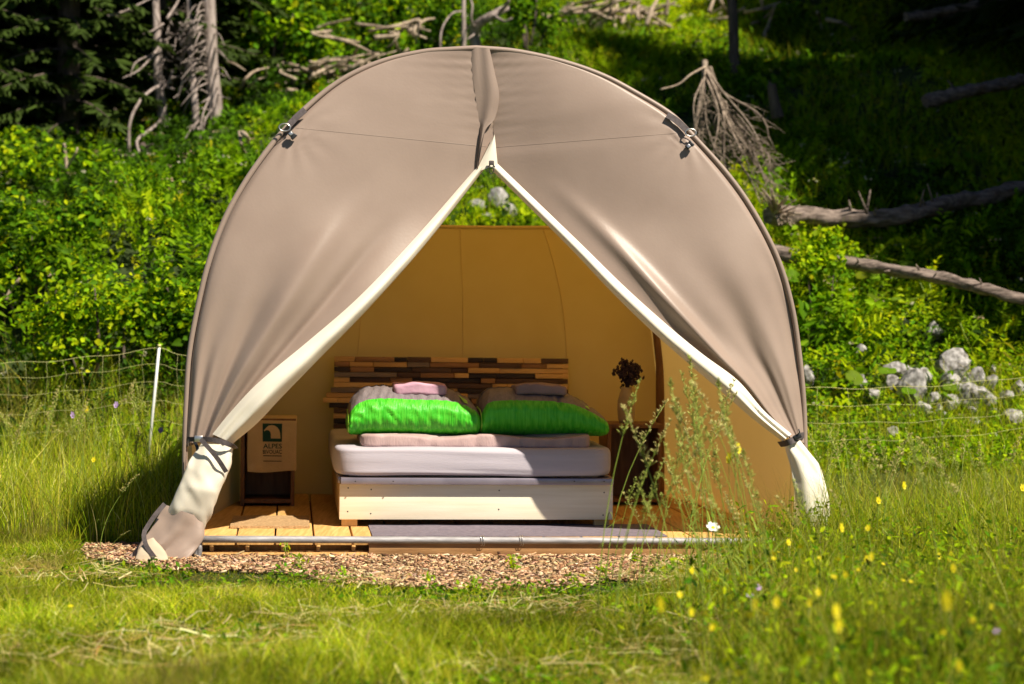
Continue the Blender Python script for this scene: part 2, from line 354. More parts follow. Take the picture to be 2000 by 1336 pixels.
def sm(x): x = np.clip(x, 0, 1); return x * x * (3 - 2 * x)
def door_panel(side):
    nA, nB, nt_ = 26, 64, 90
    if side < 0:
        A0 = catmull(HLT[::-1], nA); A1 = catmull([(946, 95), (956, 150), (962, 220), (966, 288)], nA)
        B0 = catmull([(560, 248)] + HL[::-1][1:9] + [(361, 866)], nB); B1 = catmull([(966, 288), (945, 324)] + mid(LO, LI, .35)[1:-1] + [(437, 857)], nB)
    else:
        A0 = catmull(HRT, nA); A1 = catmull([(946, 96), (955, 150), (962, 220), (965, 288)], nA)
        B0 = catmull(HR[:7] + [(1573, 866)], nB); B1 = catmull([(965, 288), (970, 322)] + mid(RO, RI, .35)[1:-1] + [(1540, 855)], nB)
    C0 = np.vstack([A0, B0[1:]]); C1 = np.vstack([A1, B1[1:]]); n = len(C0)
    S = np.concatenate([np.linspace(0, .3, nA), np.linspace(.3, 1, nB)[1:]])
    rows = []
    for i in range(n):
        s = S[i]; r = []
        wpx = abs(C1[i][0] - C0[i][0])
        for j in range(nt_):
            t = j / (nt_ - 1); p = C0[i] * (1 - t) + C1[i] * t
            v = v_hoop(C0[i][1]) * (1 - t) + v_edge(C1[i][1]) * t
            v -= .05 * math.sin(math.pi * t ** .75) * (.35 + .65 * math.sin(math.pi * min(1, s / .8)) ** 2) * min(1, wpx / 300)   # belly of the cloth
            v -= .05 * sm(t / .04) - .05                                                        # steps off the hoop sleeve
            A = sm((s - .38) / .5) * (.004 + .00009 * wpx) * (.85 if side < 0 else .55)
            if side < 0:
                tt = t + .05 * math.sin(5 * s)
                v += A * (1.0 * math.cos(2 * math.pi * (2.3 * tt + .22)) + .75 * math.cos(2 * math.pi * (4.1 * tt + .5 * s)) * sm((s - .5) / .3) + .4 * math.cos(2 * math.pi * (7.3 * tt + .1)) * sm((s - .7) / .2))
                v += .045 * sm((s - .45) / .2) * min(1, wpx / 200) * math.exp(-((t - .80) / .055) ** 2)          # the long dark crease
                v -= .03 * sm((s - .4) / .2) * min(1, wpx / 200) * math.exp(-((t - .55) / .09) ** 2)
            else:
                v += A * (.7 * math.cos(2 * math.pi * (1.9 * t + .1)) + .7 * math.cos(2 * math.pi * (3.7 * t + .35 * s + .2)) * sm((s - .5) / .3) + .35 * math.cos(2 * math.pi * (6.7 * t)) * sm((s - .7) / .2))
                v -= .034 * sm((s - .36) / .25) * min(1, wpx / 260) * math.exp(-((t - .86 + .10 * s) / .055) ** 2)  # the long bright ridge
                v += .03 * sm((s - .7) / .14) * min(1, wpx / 130) * math.exp(-((t - .52) / .10) ** 2)            # hollow beside it
                v += .03 * sm((s - .55) / .2) * math.exp(-((t - .06) / .05) ** 2) * min(1, wpx / 160)
            g = math.exp(-((1 - t) * wpx / 90) ** 1.3) * sm(s / .06) * sm((.32 - s) / .1)
            v += .0055 * g * math.sin(p[1] * .33 + .02 * abs(p[0] - 950) + (1.3 if side > 0 else 0)) * (.6 + .4 * math.sin(p[1] * .11))  # gathers beside the placket
            v += .005 * (mnoise.noise(Vector((p[0] * .006, p[1] * .006, 3.0 * side))))
            ax, ay = (572, 250) if side < 0 else (1336, 254); rr_ = math.hypot(p[0] - ax, p[1] - ay); th = math.atan2(p[1] - ay, p[0] - ax)
            v += .0045 * math.sin(th * 13) * math.exp(-(rr_ / 70) ** 2) * min(1, rr_ / 12)                            # tension creases at the strap
            r.append(PT(p[0], p[1], v))
        rows.append(r)
    o = MB().grid(rows).build('door_panel', M['taupe'], tent, recalc=False)
    o['label'] = 'left taupe door panel' if side < 0 else 'right taupe door panel'
    # stitched seam between the upper and the lower cloth
    k = nA - 1; sp = np.array(rows[k]) + TV * .0005
    MB().tube(sp[2:-1:2], .0022, 5, flat=.6).build('seam', M['taupe'], o)
    # cream lining rolled out over the edge of the doorway
    a, b = (LO, LI) if side < 0 else (RO, RI); nb = 70
    a = catmull(a, nb); b = catmull(b, nb); rr = []
    for i in range(nb):
        wd = math.hypot(*(a[i] - b[i])) / 362; row = []; f = i / (nb - 1)
        for j in range(13):
            q = j / 12; p = a[i] * (1 - q) + b[i] * q
            vv = v_edge(.5 * (a[i][1] + b[i][1])) - .012 - (.42 * wd) * math.sin(math.pi * min(1, q * .93 + .02)) + (.55 * wd) * max(0, q - .7) * 1.6
            vv += .006 * mnoise.noise(Vector((p[0] * .02, p[1] * .02, 9))) + sm((f - .75) / .2) * .012 * math.sin(q * 15 + 2 * math.sin(f * 9)) * math.sin(math.pi * q)
            row.append(PT(p[0], p[1], vv))
        row.append(PT(*(b[i] * .9 + a[i] * .1), v_edge(b[i][1]) + .75 * wd)); row.append(PT(*(b[i] * .6 + a[i] * .4), v_edge(b[i][1]) + .8 * wd))
        rr.append(row)
    h = MB().grid(rr).build('lining_hem', M['cream'], o, recalc=False); h['label'] = 'cream lining rolled out along the door edge'
    return o, np.array(rows)
panelL, rowsL = door_panel(-1)
panelR, rowsR = door_panel(1)

def loft_img(L_, R_, v, depth, n=18, wr=.012, k=24, seed=1, fold=0):
    """closed roll of cloth between two outlines"""
    Lc = catmull(L_, k); Rc = catmull(R_, k); vs = np.interp(np.linspace(0, 1, k), np.linspace(0, 1, len(v)), v); ds = np.interp(np.linspace(0, 1, k), np.linspace(0, 1, len(depth)), depth)
    rows = []
    for i in range(k):
        row = []
        for j in range(n):
            an = 2 * math.pi * j / n; q = .5 + .5 * math.cos(an); p = Lc[i] * (1 - q) + Rc[i] * q
            x = PT(p[0], p[1], vs[i] - ds[i] * math.sin(an) + fold * math.sin(5 * an + 1.5 * math.sin(i * .17) + i * .06) * (.5 + .5 * math.sin(i * .21)))
            x = x + np.array(mnoise.noise_vector(Vector((p[0] * .018, p[1] * .018, seed + j * .12)))) * wr * (1 + .6 * math.sin(i * .9 + j))
            x[2] = max(x[2], .004); row.append(x)
        rows.append(row)
    return rows
fl = MB().grid(loft_img([(392, 866), (368, 905), (345, 960), (323, 1005), (309, 1035)], [(457, 868), (447, 915), (431, 958), (408, 1010), (390, 1050)], [-.08, -.10, -.11, -.08, -.02], [.05, .06, .065, .06, .05], wr=.011, k=40, n=40, fold=.010), close_v=True).build('tied_flap', M['cream'], panelL)
fl['label'] = 'loose cream end of the left door flap hanging to the ground'
def cuff():
    Lc = catmull([(321, 986), (306, 1014), (288, 1042), (268, 1068), (244, 1095)], 30); Rc = catmull([(396, 1012), (399, 1032), (397, 1052), (384, 1074), (366, 1095)], 30); rows = []
    for i in range(30):
        f = i / 29; row = []
        for j in range(36):
            an = 2 * math.pi * j / 36; q = .5 + .5 * math.cos(an); p = Lc[i] * (1 - q) + Rc[i] * q; s_ = math.sin(an)
            fold = (.026 * (abs(((q * 2.6 + .8 * f + .1) % 1) - .5) * 2 - .5) * f + .012 * math.sin(9 * q + 3 * f)) if s_ > 0 else 0
            dep = (.064 - .035 * f) * (.25 + .75 * min(1, q * (1.6 - .6 * f)))
            x = PT(p[0], p[1], -.075 - .08 * f - dep * math.copysign(abs(s_) ** .8, s_) + fold) + np.array(mnoise.noise_vector(Vector((p[0] * .04, p[1] * .04, 6)))) * .006
            x[2] = max(x[2], .004); row.append(x)
        rows.append(row)
    o = MB().grid(rows, close_v=True).build('flap_cuff', M['taupe'], panelL, angle=.9); o['label'] = 'taupe cuff at the bottom of the left flap'
cuff()
MB().grid(loft_img([(286, 1056), (276, 1070), (268, 1082), (262, 1095)], [(300, 1050), (318, 1070), (326, 1084), (330, 1096)], [-.18, -.21, -.235, -.25], [.008, .010, .012, .014], wr=.01, k=14, seed=11), close_v=True).build('pegged_corner', M['beige'], panelL)['label'] = 'pale pegged-out corner of the left flap'
fr = MB().grid(loft_img([(1532, 866), (1543, 912), (1553, 958), (1560, 1000), (1585, 1052)], [(1562, 860), (1599, 910), (1617, 962), (1619, 1005), (1604, 1050)], [-.08, -.1, -.12, -.12, -.1], [.04, .05, .05, .045, .03], wr=.009, k=30, seed=8, n=36, fold=.008), close_v=True).build('tied_flap', M['cream'], panelR)
fr['label'] = 'loose cream end of the right door flap hanging in the grass'

# hoop, shell and lining
HO = np.vstack([catmull(HL, 60), catmull(HLT, 40)[1:], catmull(HRT, 40)[1:], catmull(HR, 60)[1:]])
HF = np.array([PT(p[0], p[1], v_hoop(p[1])) for p in HO]); HF[:, 2] = np.maximum(HF[:, 2], 0)
HT = np.array([TL(p) for p in HF])
cu = .5 * (HT[0][0] + HT[-1][0])
slv = MB().tube(HF + TV * .010, .0145, 10).build('hoop_sleeve', M['taupe'], tent)
slv['label'] = 'rounded canvas sleeve over the front hoop'
UR = PU(1290, 2.65); SB = (UR - cu) / (HT[-1][0] - cu)
def shell(off, vs, name, mt, par):
    rows = []
    for v in vs:
        f = v / 2.7
        su = 1 - (1 - SB) * f ** 1.4 + .012 * math.sin(math.pi * f); sz = 1 - .05 * f
        row = []
        for q in HT:
            uu = cu + (q[0] - cu) * su; zz = q[2] * sz; vv = q[1] + .03 + (2.66 - q[1] - .03) * f
            l = math.hypot(uu - cu, zz - .6 if zz > .6 else 0) + 1e-6
            uu -= off * (uu - cu) / l; zz -= off * (max(0, zz - .6)) / l
            row.append(T(uu, vv, max(zz, 0)))
        rows.append(row)
    return MB().grid(rows).build(name, mt, par, recalc=False), rows
so, _ = shell(.0, np.linspace(0, 2.7, 18), 'canopy', M['outer'], tent); so['label'] = 'taupe outer canopy stretched over the hoops'
li, lrows = shell(.03, np.linspace(0.1, 2.68, 16), 'inner_lining', M['lining'], tent); li['label'] = 'warm yellow inner lining of the canopy'
BK = np.array([TL(p) for p in lrows[-1]])
MB().tube([T(*q) + TV * .04 for q in BK], .025, 8).build('rear_hoop', M['steel'], tent)
# back wall, open above
ztop = PZ(438, 2.63, 970)
hl = BK[:len(BK) // 2]; hr = BK[len(BK) // 2:]
rows = []
for zz in np.linspace(.06, ztop, 24):
    ul = np.interp(zz, hl[:, 2], hl[:, 0]); ur = np.interp(zz, hr[::-1, 2], hr[::-1, 0])
    rows.append([T(u, 2.63 + .02 * mnoise.noise(Vector((u * 1.6, zz * .9, 4))) + .01 * math.sin(3 * u), zz - .022 * math.sin(math.pi * (u - ul) / (ur - ul)) * (zz / ztop)) for u in np.linspace(ul, ur, 50)])
bw = MB().grid(rows).build('back_wall', M['back'], tent, recalc=False); bw['label'] = 'ochre canvas back wall, open above'
MB().tube(np.array(rows[-1])[::3], .012, 6).build('top_hem', M['back'], bw)
for cidx in (12, 25, 38): MB().tube([np.array(r_[cidx]) - TV * .002 for r_ in rows], .0028, 5).build('seam', M['back'], bw)
for px0 in (1290,):
    pu = PU(px0, 2.5)
    MB().tube([T(pu, 2.5, .1), T(pu - .01, 2.5, 1.0), T(pu - .10, 2.5, 1.75)], .03, 8).build('corner_pole', M['darkwood'], tent)
MB().tube([T(-PU(1290, 2.5) + 2 * cu, 2.5, .1), T(-PU(1290, 2.5) + 2 * cu + .1, 2.5, 1.75)], .03, 8).build('corner_pole', M['darkwood'], tent)
# placket over the centre seam
pl = catmull([(918, 92), (922, 140), (930, 200), (936, 250), (934, 292), (930, 333)], 40)
pr = catmull([(956, 94), (966, 140), (975, 188), (966, 232), (947, 258), (932, 338)], 40)
rows = []
for i in range(40):
    row = []
    for j in range(9):
        q = j / 8; p = pl[i] * (1 - q) + pr[i] * q
        vv = v_edge(p[1]) - .008 - .018 * q - .010 * math.sin(math.pi * q) - .010 * math.sin(q * 9 + i * .12) * .5 - .03 * sm((i - 18) / 12) * q * (1 - sm((i - 30) / 10))
        row.append(PT(p[0], p[1], vv))
    rows.append(row)
MB().grid(rows).build('placket', M['taupe'], tent, recalc=False)['label'] = 'twisted strip of cloth covering the centre seam'
# cream triangle above the doorway with toggle and ring
tri = MB(); a, b, c = (966, 262), (929, 336), (972, 322); rows = []
for i in range(10):
    f = i / 9; L_ = np.array(a) * (1 - f) + np.array(b) * f; R_ = np.array(a) * (1 - f) + np.array(c) * f
    rows.append([PT(*(L_ * (1 - q) + R_ * q), v_edge(300) - .03 - .012 * math.sin(math.pi * q)) for q in np.linspace(0, 1, 6)])
MB().grid(rows).build('door_peak', M['cream'], tent, recalc=False)['label'] = 'cream peak of the doorway'
tg = MB(); c = PT(960, 318, .135)
tg.box(c, TU * .014, TV * .008, TZ * .012, .004).tube([c + TU * .02 * math.sin(k) - TZ * .012 + TZ * .01 * math.cos(3 * k) for k in np.linspace(-1.4, 1.4, 8)], .004, 6)
tgo = tg.build('toggle', M['webbing'], tent)
MB().tube([c + np.array((0, -.005, -.042)) + TU * .012 * math.cos(k) + TZ * .017 * math.sin(k) for k in np.linspace(0, 2 * math.pi, 18)], .0025, 6, cap=False).build('pull_ring', M['black'], tgo)
# shoulder straps with ring and buckle
def shoulder(pts, ringc, buck, lab):
    pp = np.array([PT(x, y, v_hoop(y) - .035) for x, y in catmull(pts, 8)])
    st = ribbon(pp, .036, .0015, (0, -1, .3)).build('shoulder_strap', M['webbing'], tent); st['label'] = lab
    e = PT(*ringc, v_hoop(ringc[1]) - .045)
    MB().tube([e + TU * .030 * math.cos(k) + TZ * .020 * math.sin(k) for k in np.linspace(0, 2 * math.pi, 24)], .004, 8, cap=False).build('ring', M['ringsteel'], st)
    bc = PT(*buck, v_hoop(buck[1]) - .045); d = TU * .7 - TZ * .7 if buck[0] < 1000 else TU * .75 + TZ * .65
    n2 = np.cross(d, np.array((0, -1, .2))); n2 /= np.linalg.norm(n2)
    mb = MB().box(bc, d * .022, n2 * .014, np.array((0, -.009, 0)), .004); mb.box(bc + d * .016, d * .008, n2 * .018, np.array((0, -.011, 0)), .003)
    bo = mb.build('buckle', [M['black']], st); MB().box(bc - d * .006 + np.array((0, -.011, 0)), d * .009, n2 * .009, np.array((0, -.003, 0)), .001).build('buckle_clip', M['ringsteel'], bo)
shoulder([(596, 214), (580, 228), (563, 246)], (556, 249), (570, 263), 'left grey shoulder strap with steel ring')
shoulder([(1303, 224), (1322, 236), (1343, 256)], (1349, 259), (1346, 284), 'right grey shoulder strap with steel ring')
# tie straps round the gathered flaps
tl = ribbon([PT(x, y, v) for x, y, v in catmull([(366, 858, -.01), (384, 858, -.07), (405, 858, -.14), (430, 862, -.17), (452, 870, -.15), (460, 876, -.06)], 16)], .026).build('tie_strap', M['webbing'], tent); tl['label'] = 'dark strap tying the left flap'
ribbon([PT(x, y, v) for x, y, v in catmull([(392, 858, -.15), (405, 872, -.18), (425, 896, -.18), (442, 922, -.15)], 12)], .024).build('strap_tail', M['webbing'], tl)
ribbon([PT(x, y, v) for x, y, v in catmull([(380, 862, -.08), (386, 878, -.10), (380, 898, -.09), (378, 912, -.07)], 10)], .016).build('strap_tail', M['black'], tl)
MB().box(PT(388, 857, -.13), TU * .022, TV * .008, TZ * .017, .004).build('buckle', M['ringsteel'], tl)
tr_ = ribbon([PT(x, y, v) for x, y, v in catmull([(1522, 868, -.03), (1534, 866, -.14), (1548, 860, -.16), (1562, 852, -.10), (1570, 850, -.01)], 12)], .034).build('tie_strap', M['webbing'], tent); tr_['label'] = 'dark strap tying the right flap'
MB().box(PT(1557, 853, -.15), TU * .020 + TZ * .01, TV * .01, TZ * .012 - TU * .006, .004).tube([PT(1556, 850, -.16), PT(1562, 845, -.17), PT(1560, 838, -.17)], .004, 6).build('buckle', M['black'], tr_)
# cuff straps and foot of the hoop at the left
cs = ribbon([PT(x, y, v) for x, y, v in catmull([(322, 984, -.14), (303, 1006, -.16), (287, 1030, -.17), (281, 1044, -.19), (286, 1066, -.235), (302, 1089, -.275)], 16)], .024).build('ground_strap', M['webbing'], tent); cs['label'] = 'grey strap staking the left flap to the ground'
# base tube across the doorway
bt = MB(); a = PT(374, 1053, -.06); b = PT(1580, 1058, -.06)
bt.tube([a * (1 - k) + b * k for k in np.linspace(0, 1, 12)], .019, 12)
bto = bt.build('base_tube', M['steel'], tent); bto['label'] = 'galvanised tube lying across the doorway'
for x in (942, 1018):
    cc = PT(x, 1056, -.06)
    ob = MB(); 
    for dx in (-.006, .006): ob.tube([cc + TU * (dx + .004 * math.sin(2 * k)) + TV * .024 * math.cos(k) + TZ * .028 * math.sin(k) for k in np.linspace(0, 2 * math.pi, 16)], .0018, 5, cap=False)
    ob.build('wire_clip', M['ringsteel'], bto)
c = PT(378, 1068, -.05)
MB().tube([c + TZ * .07, c - TZ * .06], .022, 10).tube([c + TU * .035 + TZ * .05, c + TU * .03 - TZ * .06], .014, 8).box(c - TZ * .05, TU * .04, TV * .04, TZ * .006, .002).build('hoop_foot', M['steel'], tent)
# ------------------------------------------------------------------ deck of planks
DZ = .112
deck = empty('wooden_deck', T(0, 1.3, 0), 'low deck of honey-coloured planks under the tent', 'deck')
ul, ur = PU(386, 0.0), PU(1572, 0.0); npl = 16; pw = (ur - ul) / npl
for i in range(npl):
    u0 = ul + (i + .5) * pw; z0 = DZ - .021 + random.uniform(-.0015, .0015)
    MB().box(T(u0, 1.29 + random.uniform(-.006, .006), z0), TU * (pw / 2 - .005), TV * 1.30, TZ * .021, .004).build('plank', M['deckwood'], deck, angle=.6)
u1 = PU(722, 0)
MB().box(T((u1 + ur) / 2, -.035, .048), TU * (ur - u1) / 2, TV * .02, TZ * .042, .003).build('fascia_board', M['beamwood'], deck, angle=.6)
MB().box(T((ul + u1) / 2 + .02, .01, .022), TU * (u1 - ul) / 2, TV * .055, TZ * .012, .003).build('runner', M['deckwood'], deck, angle=.6)
for i in range(5):
    uu = ul + .08 + i * (u1 - ul - .16) / 4
    MB().box(T(uu, .06, .052), TU * .010, TV * .07, TZ * .017, .002).build('spacer_block', M['deckwood'], deck, angle=.6)
MB().box(T((ul + u1) / 2, .10, .046), TU * (u1 - ul) / 2, TV * .015, TZ * .022).build('joist', M['deckwood'], deck)
for vv in (1.3, 2.45): MB().box(T((ul + ur) / 2, vv, .034), TU * (ur - ul) / 2, TV * .04, TZ * .033).build('joist', M['beamwood'], deck)
MB().box(T(ul - .014, 1.28, .075), TU * .011, TV * 1.25, TZ * .06, .003).build('side_board', M['deckwood'], deck)

# ------------------------------------------------------------------ rugs
rg = [PU(728, .08), PU(1300, .08)]
rows = [[T(u, v, DZ + .006 + .003 * mnoise.noise(Vector((u * 5, v * 5, 1)))) for u in np.linspace(rg[0], rg[1], 40)] for v in np.linspace(.0, .62, 14)]
mb = MB().grid(rows); rows2 = [[p - TZ * .005 for p in r] for r in rows]; mb.grid([[a, b] for a, b in zip(rows[0], rows2[0])])
tag(mb.build('rug', M['rug'], at=T(sum(rg) / 2, .3, DZ)), 'flat grey-violet rug on the deck in front of the bed', 'rug')
ml, mr = PU(452, .55), PU(606, .55); rows = [[T(u, v, DZ + .014 + .003 * math.sin(u * 40) * math.sin(v * 31)) for u in np.linspace(ml, mr, 24)] for v in np.linspace(.42, 1.0, 24)]
mb = MB().grid(rows); mb.grid([[p, p - TZ * .013] for p in rows[0]]); mb.grid([[r[0], r[0] - TZ * .013] for r in rows])
tag(mb.build('doormat', M['mat'], at=T((ml + mr) / 2, .7, DZ)), 'coarse brown coir mat on the deck left of the bed', 'doormat')

# ------------------------------------------------------------------ bed
VB, VE = .52, 2.5
bl, br = PU(664, VB), PU(1198, VB); zb0, zb1 = PZ(1015, VB), PZ(946, VB); zs1 = PZ(933, VB)
bed = empty('bed', T((bl + br) / 2, (VB + VE) / 2, DZ), 'pale wooden bed base with a grey metal rim', 'bed')
MB().box(T((bl + br) / 2, VB + .0125, (zb0 + zb1) / 2), TU * (br - bl) / 2, TV * .0125, TZ * (zb1 - zb0) / 2, .003).build('front_board', M['bedwood'], bed, angle=.6)
fb = bed.children[0]
for x, y in ((680, 953), (679, 999), (725, 956), (724, 1003), (975, 958), (974, 995), (1180, 962), (1178, 1006)):
    c = PT(x, y, VB); MB().tube([c + TV * .004, c - TV * .0015], .0042, 8).build('screw', M['black'], fb)
for uu in (bl + .0125, br - .0125): MB().box(T(uu, (VB + VE) / 2 + .02, (zb0 + zb1) / 2), TU * .0125, TV * ((VE - VB) / 2 - .02), TZ * (zb1 - zb0) / 2, .003).build('side_board', M['bedwarm'], bed, angle=.6)
for uu in (bl + .058, br - .058):
    for vv in (VB + .055, VE - .06): MB().box(T(uu, vv, (DZ + zb0 + .10) / 2), TU * .045, TV * .025, TZ * (zb0 + .10 - DZ) / 2, .003).build('leg', M['bedwarm'], bed, angle=.6)
rim = MB().box(T((bl + br) / 2, VB - .013, (zb1 + zs1) / 2 + .001), TU * ((br - bl) / 2 - .004), TV * .037, TZ * (zs1 - zb1) / 2, .006)
for uu in (bl + .02, br - .02): rim.box(T(uu, (VB + VE) / 2 + .05, (zb1 + zs1) / 2), TU * .03, TV * (VE - VB) / 2, TZ * (zs1 - zb1) / 2, .006)
ro = rim.build('metal_rim', M['bedsteel'], bed, angle=.6)
for x in (694, 768, 1122, 1180):
    c = PT(x, 940, VB - .064); MB().tube([c + TV * .004, c - TV * .002], .004, 8).build('screw', M['black'], ro)
for k in range(9): MB().box(T((bl + br) / 2, VB + .2 + k * .21, zs1 - .012), TU * ((br - bl) / 2 - .06), TV * .035, TZ * .008).build('slat', M['bedwood'], bed)

def pillow_box(u0, u1, v0, v1, z0, z1, rad, name, mt, parent=None, nu=60, nv=30, nz=10, wr=None, at=None, top=None):
    """soft rounded block: a superellipsoid grid"""
    cu_, cv_, cz_ = (u0 + u1) / 2, (v0 + v1) / 2, (z0 + z1) / 2; hu, hv, hz = (u1 - u0) / 2, (v1 - v0) / 2, (z1 - z0) / 2
    rows = []
    for i in range(nz + 1 + 8):
        ph = -math.pi / 2 + math.pi * i / (nz + 8); row = []
        sp = math.copysign(abs(math.sin(ph)) ** .45, math.sin(ph)); cp = abs(math.cos(ph)) ** rad
        for j in range(nu):
            th = 2 * math.pi * j / nu
            # even spacing along a rounded rectangle
            c_, s_ = math.cos(th), math.sin(th); k = (abs(c_) ** 14 + abs(s_) ** 14) ** (-1 / 14)
            p = [cu_ + hu * c_ * k * (1 - (1 - cp) * min(1, hz / hu)), cv_ + hv * s_ * k * (1 - (1 - cp) * min(1, hz / hv)), cz_ + hz * sp]
            if wr: p = wr(p, c_ * k, s_ * k, sp)
            row.append(T(*p))
        rows.append(row)
    c0 = np.mean(rows[0], axis=0); c1 = np.mean(rows[-1], axis=0)
    R2 = [[c0 * (1 - f) + q * f for q in rows[0]] for f in (.02, .5)] + rows + [[c1 * (1 - f) + q * f for q in rows[-1]] for f in (.5, .02)]
    return MB().grid(R2, close_v=True)
zm0, zm1 = PZ(929, VB, 900), PZ(874, VB, 900)
mul, mur = PU(652, VB - .02), PU(1201, VB - .02)
def mwr(p, a, b, c):
    p[2] += .006 * mnoise.noise(Vector((p[0] * 3, p[1] * 3, 2))); p[1] += .004 * math.sin(p[2] * 150 + 2 * math.sin(p[0] * 3)) * (1 if b < -.9 else 0) * .6
    return p
mo = pillow_box(mul, mur, VB - .055, VE - .05, zm0, zm1, .35, '', None, nu=160, nz=14, wr=mwr).build('mattress', M['mattress'], at=T((mul + mur) / 2, 1.5, zm0))
tag(mo, 'thick pale lilac mattress lying on the bed base', 'mattress')
# quilt folded flat under the bags
qz0, qz1 = zm1 - .004, PZ(851, VB + .06, 900); qu0, qu1 = PU(704, VB + .03), PU(1156, VB + .03)
seams = [PU(x, VB + .03) for x in (749, 840, 929, 1018, 1108)]
def qwr(p, a, b, c):
    g = sum(math.exp(-((p[0] - s_) / .012) ** 2) for s_ in seams)
    p[2] -= .006 * g * (1 if c > 0 else 0) ; p[1] += .018 * g * (1 if b < -.5 else 0)
    p[2] += (.010 * math.sin((p[0] - qu0) * 10.5) + .006 * mnoise.noise(Vector((p[0] * 6, p[1] * 6, 7)))) * (1 if c > .2 else 0)
    p[1] += .006 * mnoise.noise(Vector((p[0] * 22, p[2] * 20, 5))) * (1 if b < -.5 else 0)
    return p
qo = pillow_box(qu0, qu1, VB + .03, VB + .85, qz0, qz1, .45, '', None, nu=220, nz=12, wr=qwr).build('quilt', M['quilt'], at=T(0, .8, zm1))
tag(qo, 'dusty pink quilt folded flat on the mattress under both green bags', 'quilt')

# two stuffed sleeping bags: green below, grey on top
def bag(top, base_py, v0, depth, label, patch, lit):
    """top: outline (px, py) of the upper edge from left to right"""
    tc_ = catmull(top, 90); v1 = v0 + depth; zb_ = qz1 - .012
    root = empty('sleeping_bag', T(PU(.5 * (top[0][0] + top[-1][0]), v0 + depth / 2), v0 + depth / 2, zb_), label, 'sleeping bag', 'green and grey bedding bags on the bed')
    n = 72; rows = []
    for i in range(90):
        px, py = tc_[i]; u = PU(px, v0 + depth * .3); z1 = PZ(py, v0 + depth * .35, px); f = i / 89
        e = min(1, min(f, 1 - f) / .10); e = math.sqrt(max(0, 1 - (1 - e) ** 2)) * .94 + .06
        h = max(.03, z1 - zb_); d = depth * (.72 + .28 * e); row = []
        for j in range(n):
            an = -math.pi / 2 + 2 * math.pi * j / n
            c_, s_ = math.cos(an), math.sin(an)
            k = (abs(c_) ** 3.2 + abs(s_) ** 2.6) ** (-1 / 2.9)
            front = c_ * k; up = s_ * k
            wr = .011 * mnoise.noise(Vector((u * 34 + 1.5 * math.sin(up * 3), up * 1.6, 3 + lit))) + .006 * mnoise.noise(Vector((u * 75 + up, up * 2.5, 8)))
            zz = zb_ + h * (.5 + .5 * up * (e if up < 0 else 1)) + (1 - e) * h * .05
            vv = v0 + depth / 2 - d / 2 * front * (.96 + .04 * e) - wr * (1 if front > 0 else .5) + .03 * math.exp(-((up + .05) / .045) ** 2) * (.16 if front > 0 else 0)
            if front > 0: vv += .10 * max(0, up) ** 2 * depth / .5
            row.append(T(u, vv, zz + wr * .8 * max(0, up)))
        rows.append(row)
    rows = np.array(rows)
    # ring order starts at the underside, runs up the front, over the top and down the back
    cut = int(n * .335); end = int(n * .80)
    g1 = MB().grid(rows[:, :cut + 1]); g1.grid(np.concatenate([rows[:, end:], rows[:, :1]], 1))
    for r in (rows[0], rows[-1]): g1.add([*r], [tuple(range(n))])
    go = g1.build('green_shell', M['bag_green'], root)
    gr = MB().grid(rows[:, cut:end + 1] ).build('grey_top', M['bag_grey'], root)
    MB().tube(rows[3, 2:34], .006, 6).build('piping', M['bag_lime'], go)
    # little printed patch
    a, b = patch; q = rows[int(a * 89), cut + 4]; q2 = rows[int(b * 89), cut + 3]; q3 = rows[int(b * 89), cut + 1]; q4 = rows[int(a * 89) + 3, cut + 1]
    nrm = np.array((0, -.008, .004)); MB().add([q + nrm, q2 + nrm, q3 + nrm, q4 + nrm], [(0, 1, 2, 3)]).build('print_patch', M['bag_lime'], gr, recalc=False)
    return root
bag([(677, 812), (682, 790), (694, 770), (715, 758), (750, 754), (800, 757), (850, 758), (880, 762), (906, 773), (925, 787), (937, 810)], 856, VB + .10, .56, 'bulging green and grey bedding bag lit by the sun, left on the bed', (.80, .86), 0)
bag([(934, 806), (940, 780), (952, 764), (975, 759), (1020, 759), (1070, 761), (1105, 767), (1135, 780), (1160, 797), (1178, 812), (1183, 828)], 862, VB + .10, .56, 'bulging green and grey bedding bag in the shade, right on the bed', (.76, .82), 5)
def cloth(px0, px1, py0, py1, v, depth, mt, label, name='folded_cloth'):
    u0, u1 = PU(px0, v), PU(px1, v); z0, z1 = PZ(py1, v, .5 * (px0 + px1)), PZ(py0, v, .5 * (px0 + px1))
    def wr(p, a, b, c):
        p[2] += (.012 * mnoise.noise(Vector((p[0] * 11, p[1] * 9, v * 7))) - .012 * a * a) * (1 if c > 0 else .4); p[1] += .008 * mnoise.noise(Vector((p[0] * 14, p[2] * 30, 2)))
        return p
    o = pillow_box(u0, u1, v, v + depth, z0, z1, .5, '', None, nu=90, nz=8, wr=wr).build(name, mt, at=T((u0 + u1) / 2, v + depth / 2, z0))
    tag(o, label, 'cloth', 'folded cloths on the bedding bags')
cloth(768, 872, 747, 771, VB + .20, .30, M['pink'], 'folded pink cloth on top of the sunlit green bag')
cloth(1006, 1107, 750, 771, VB + .20, .30, M['mauve'], 'folded mauve cloth on top of the shaded green bag')

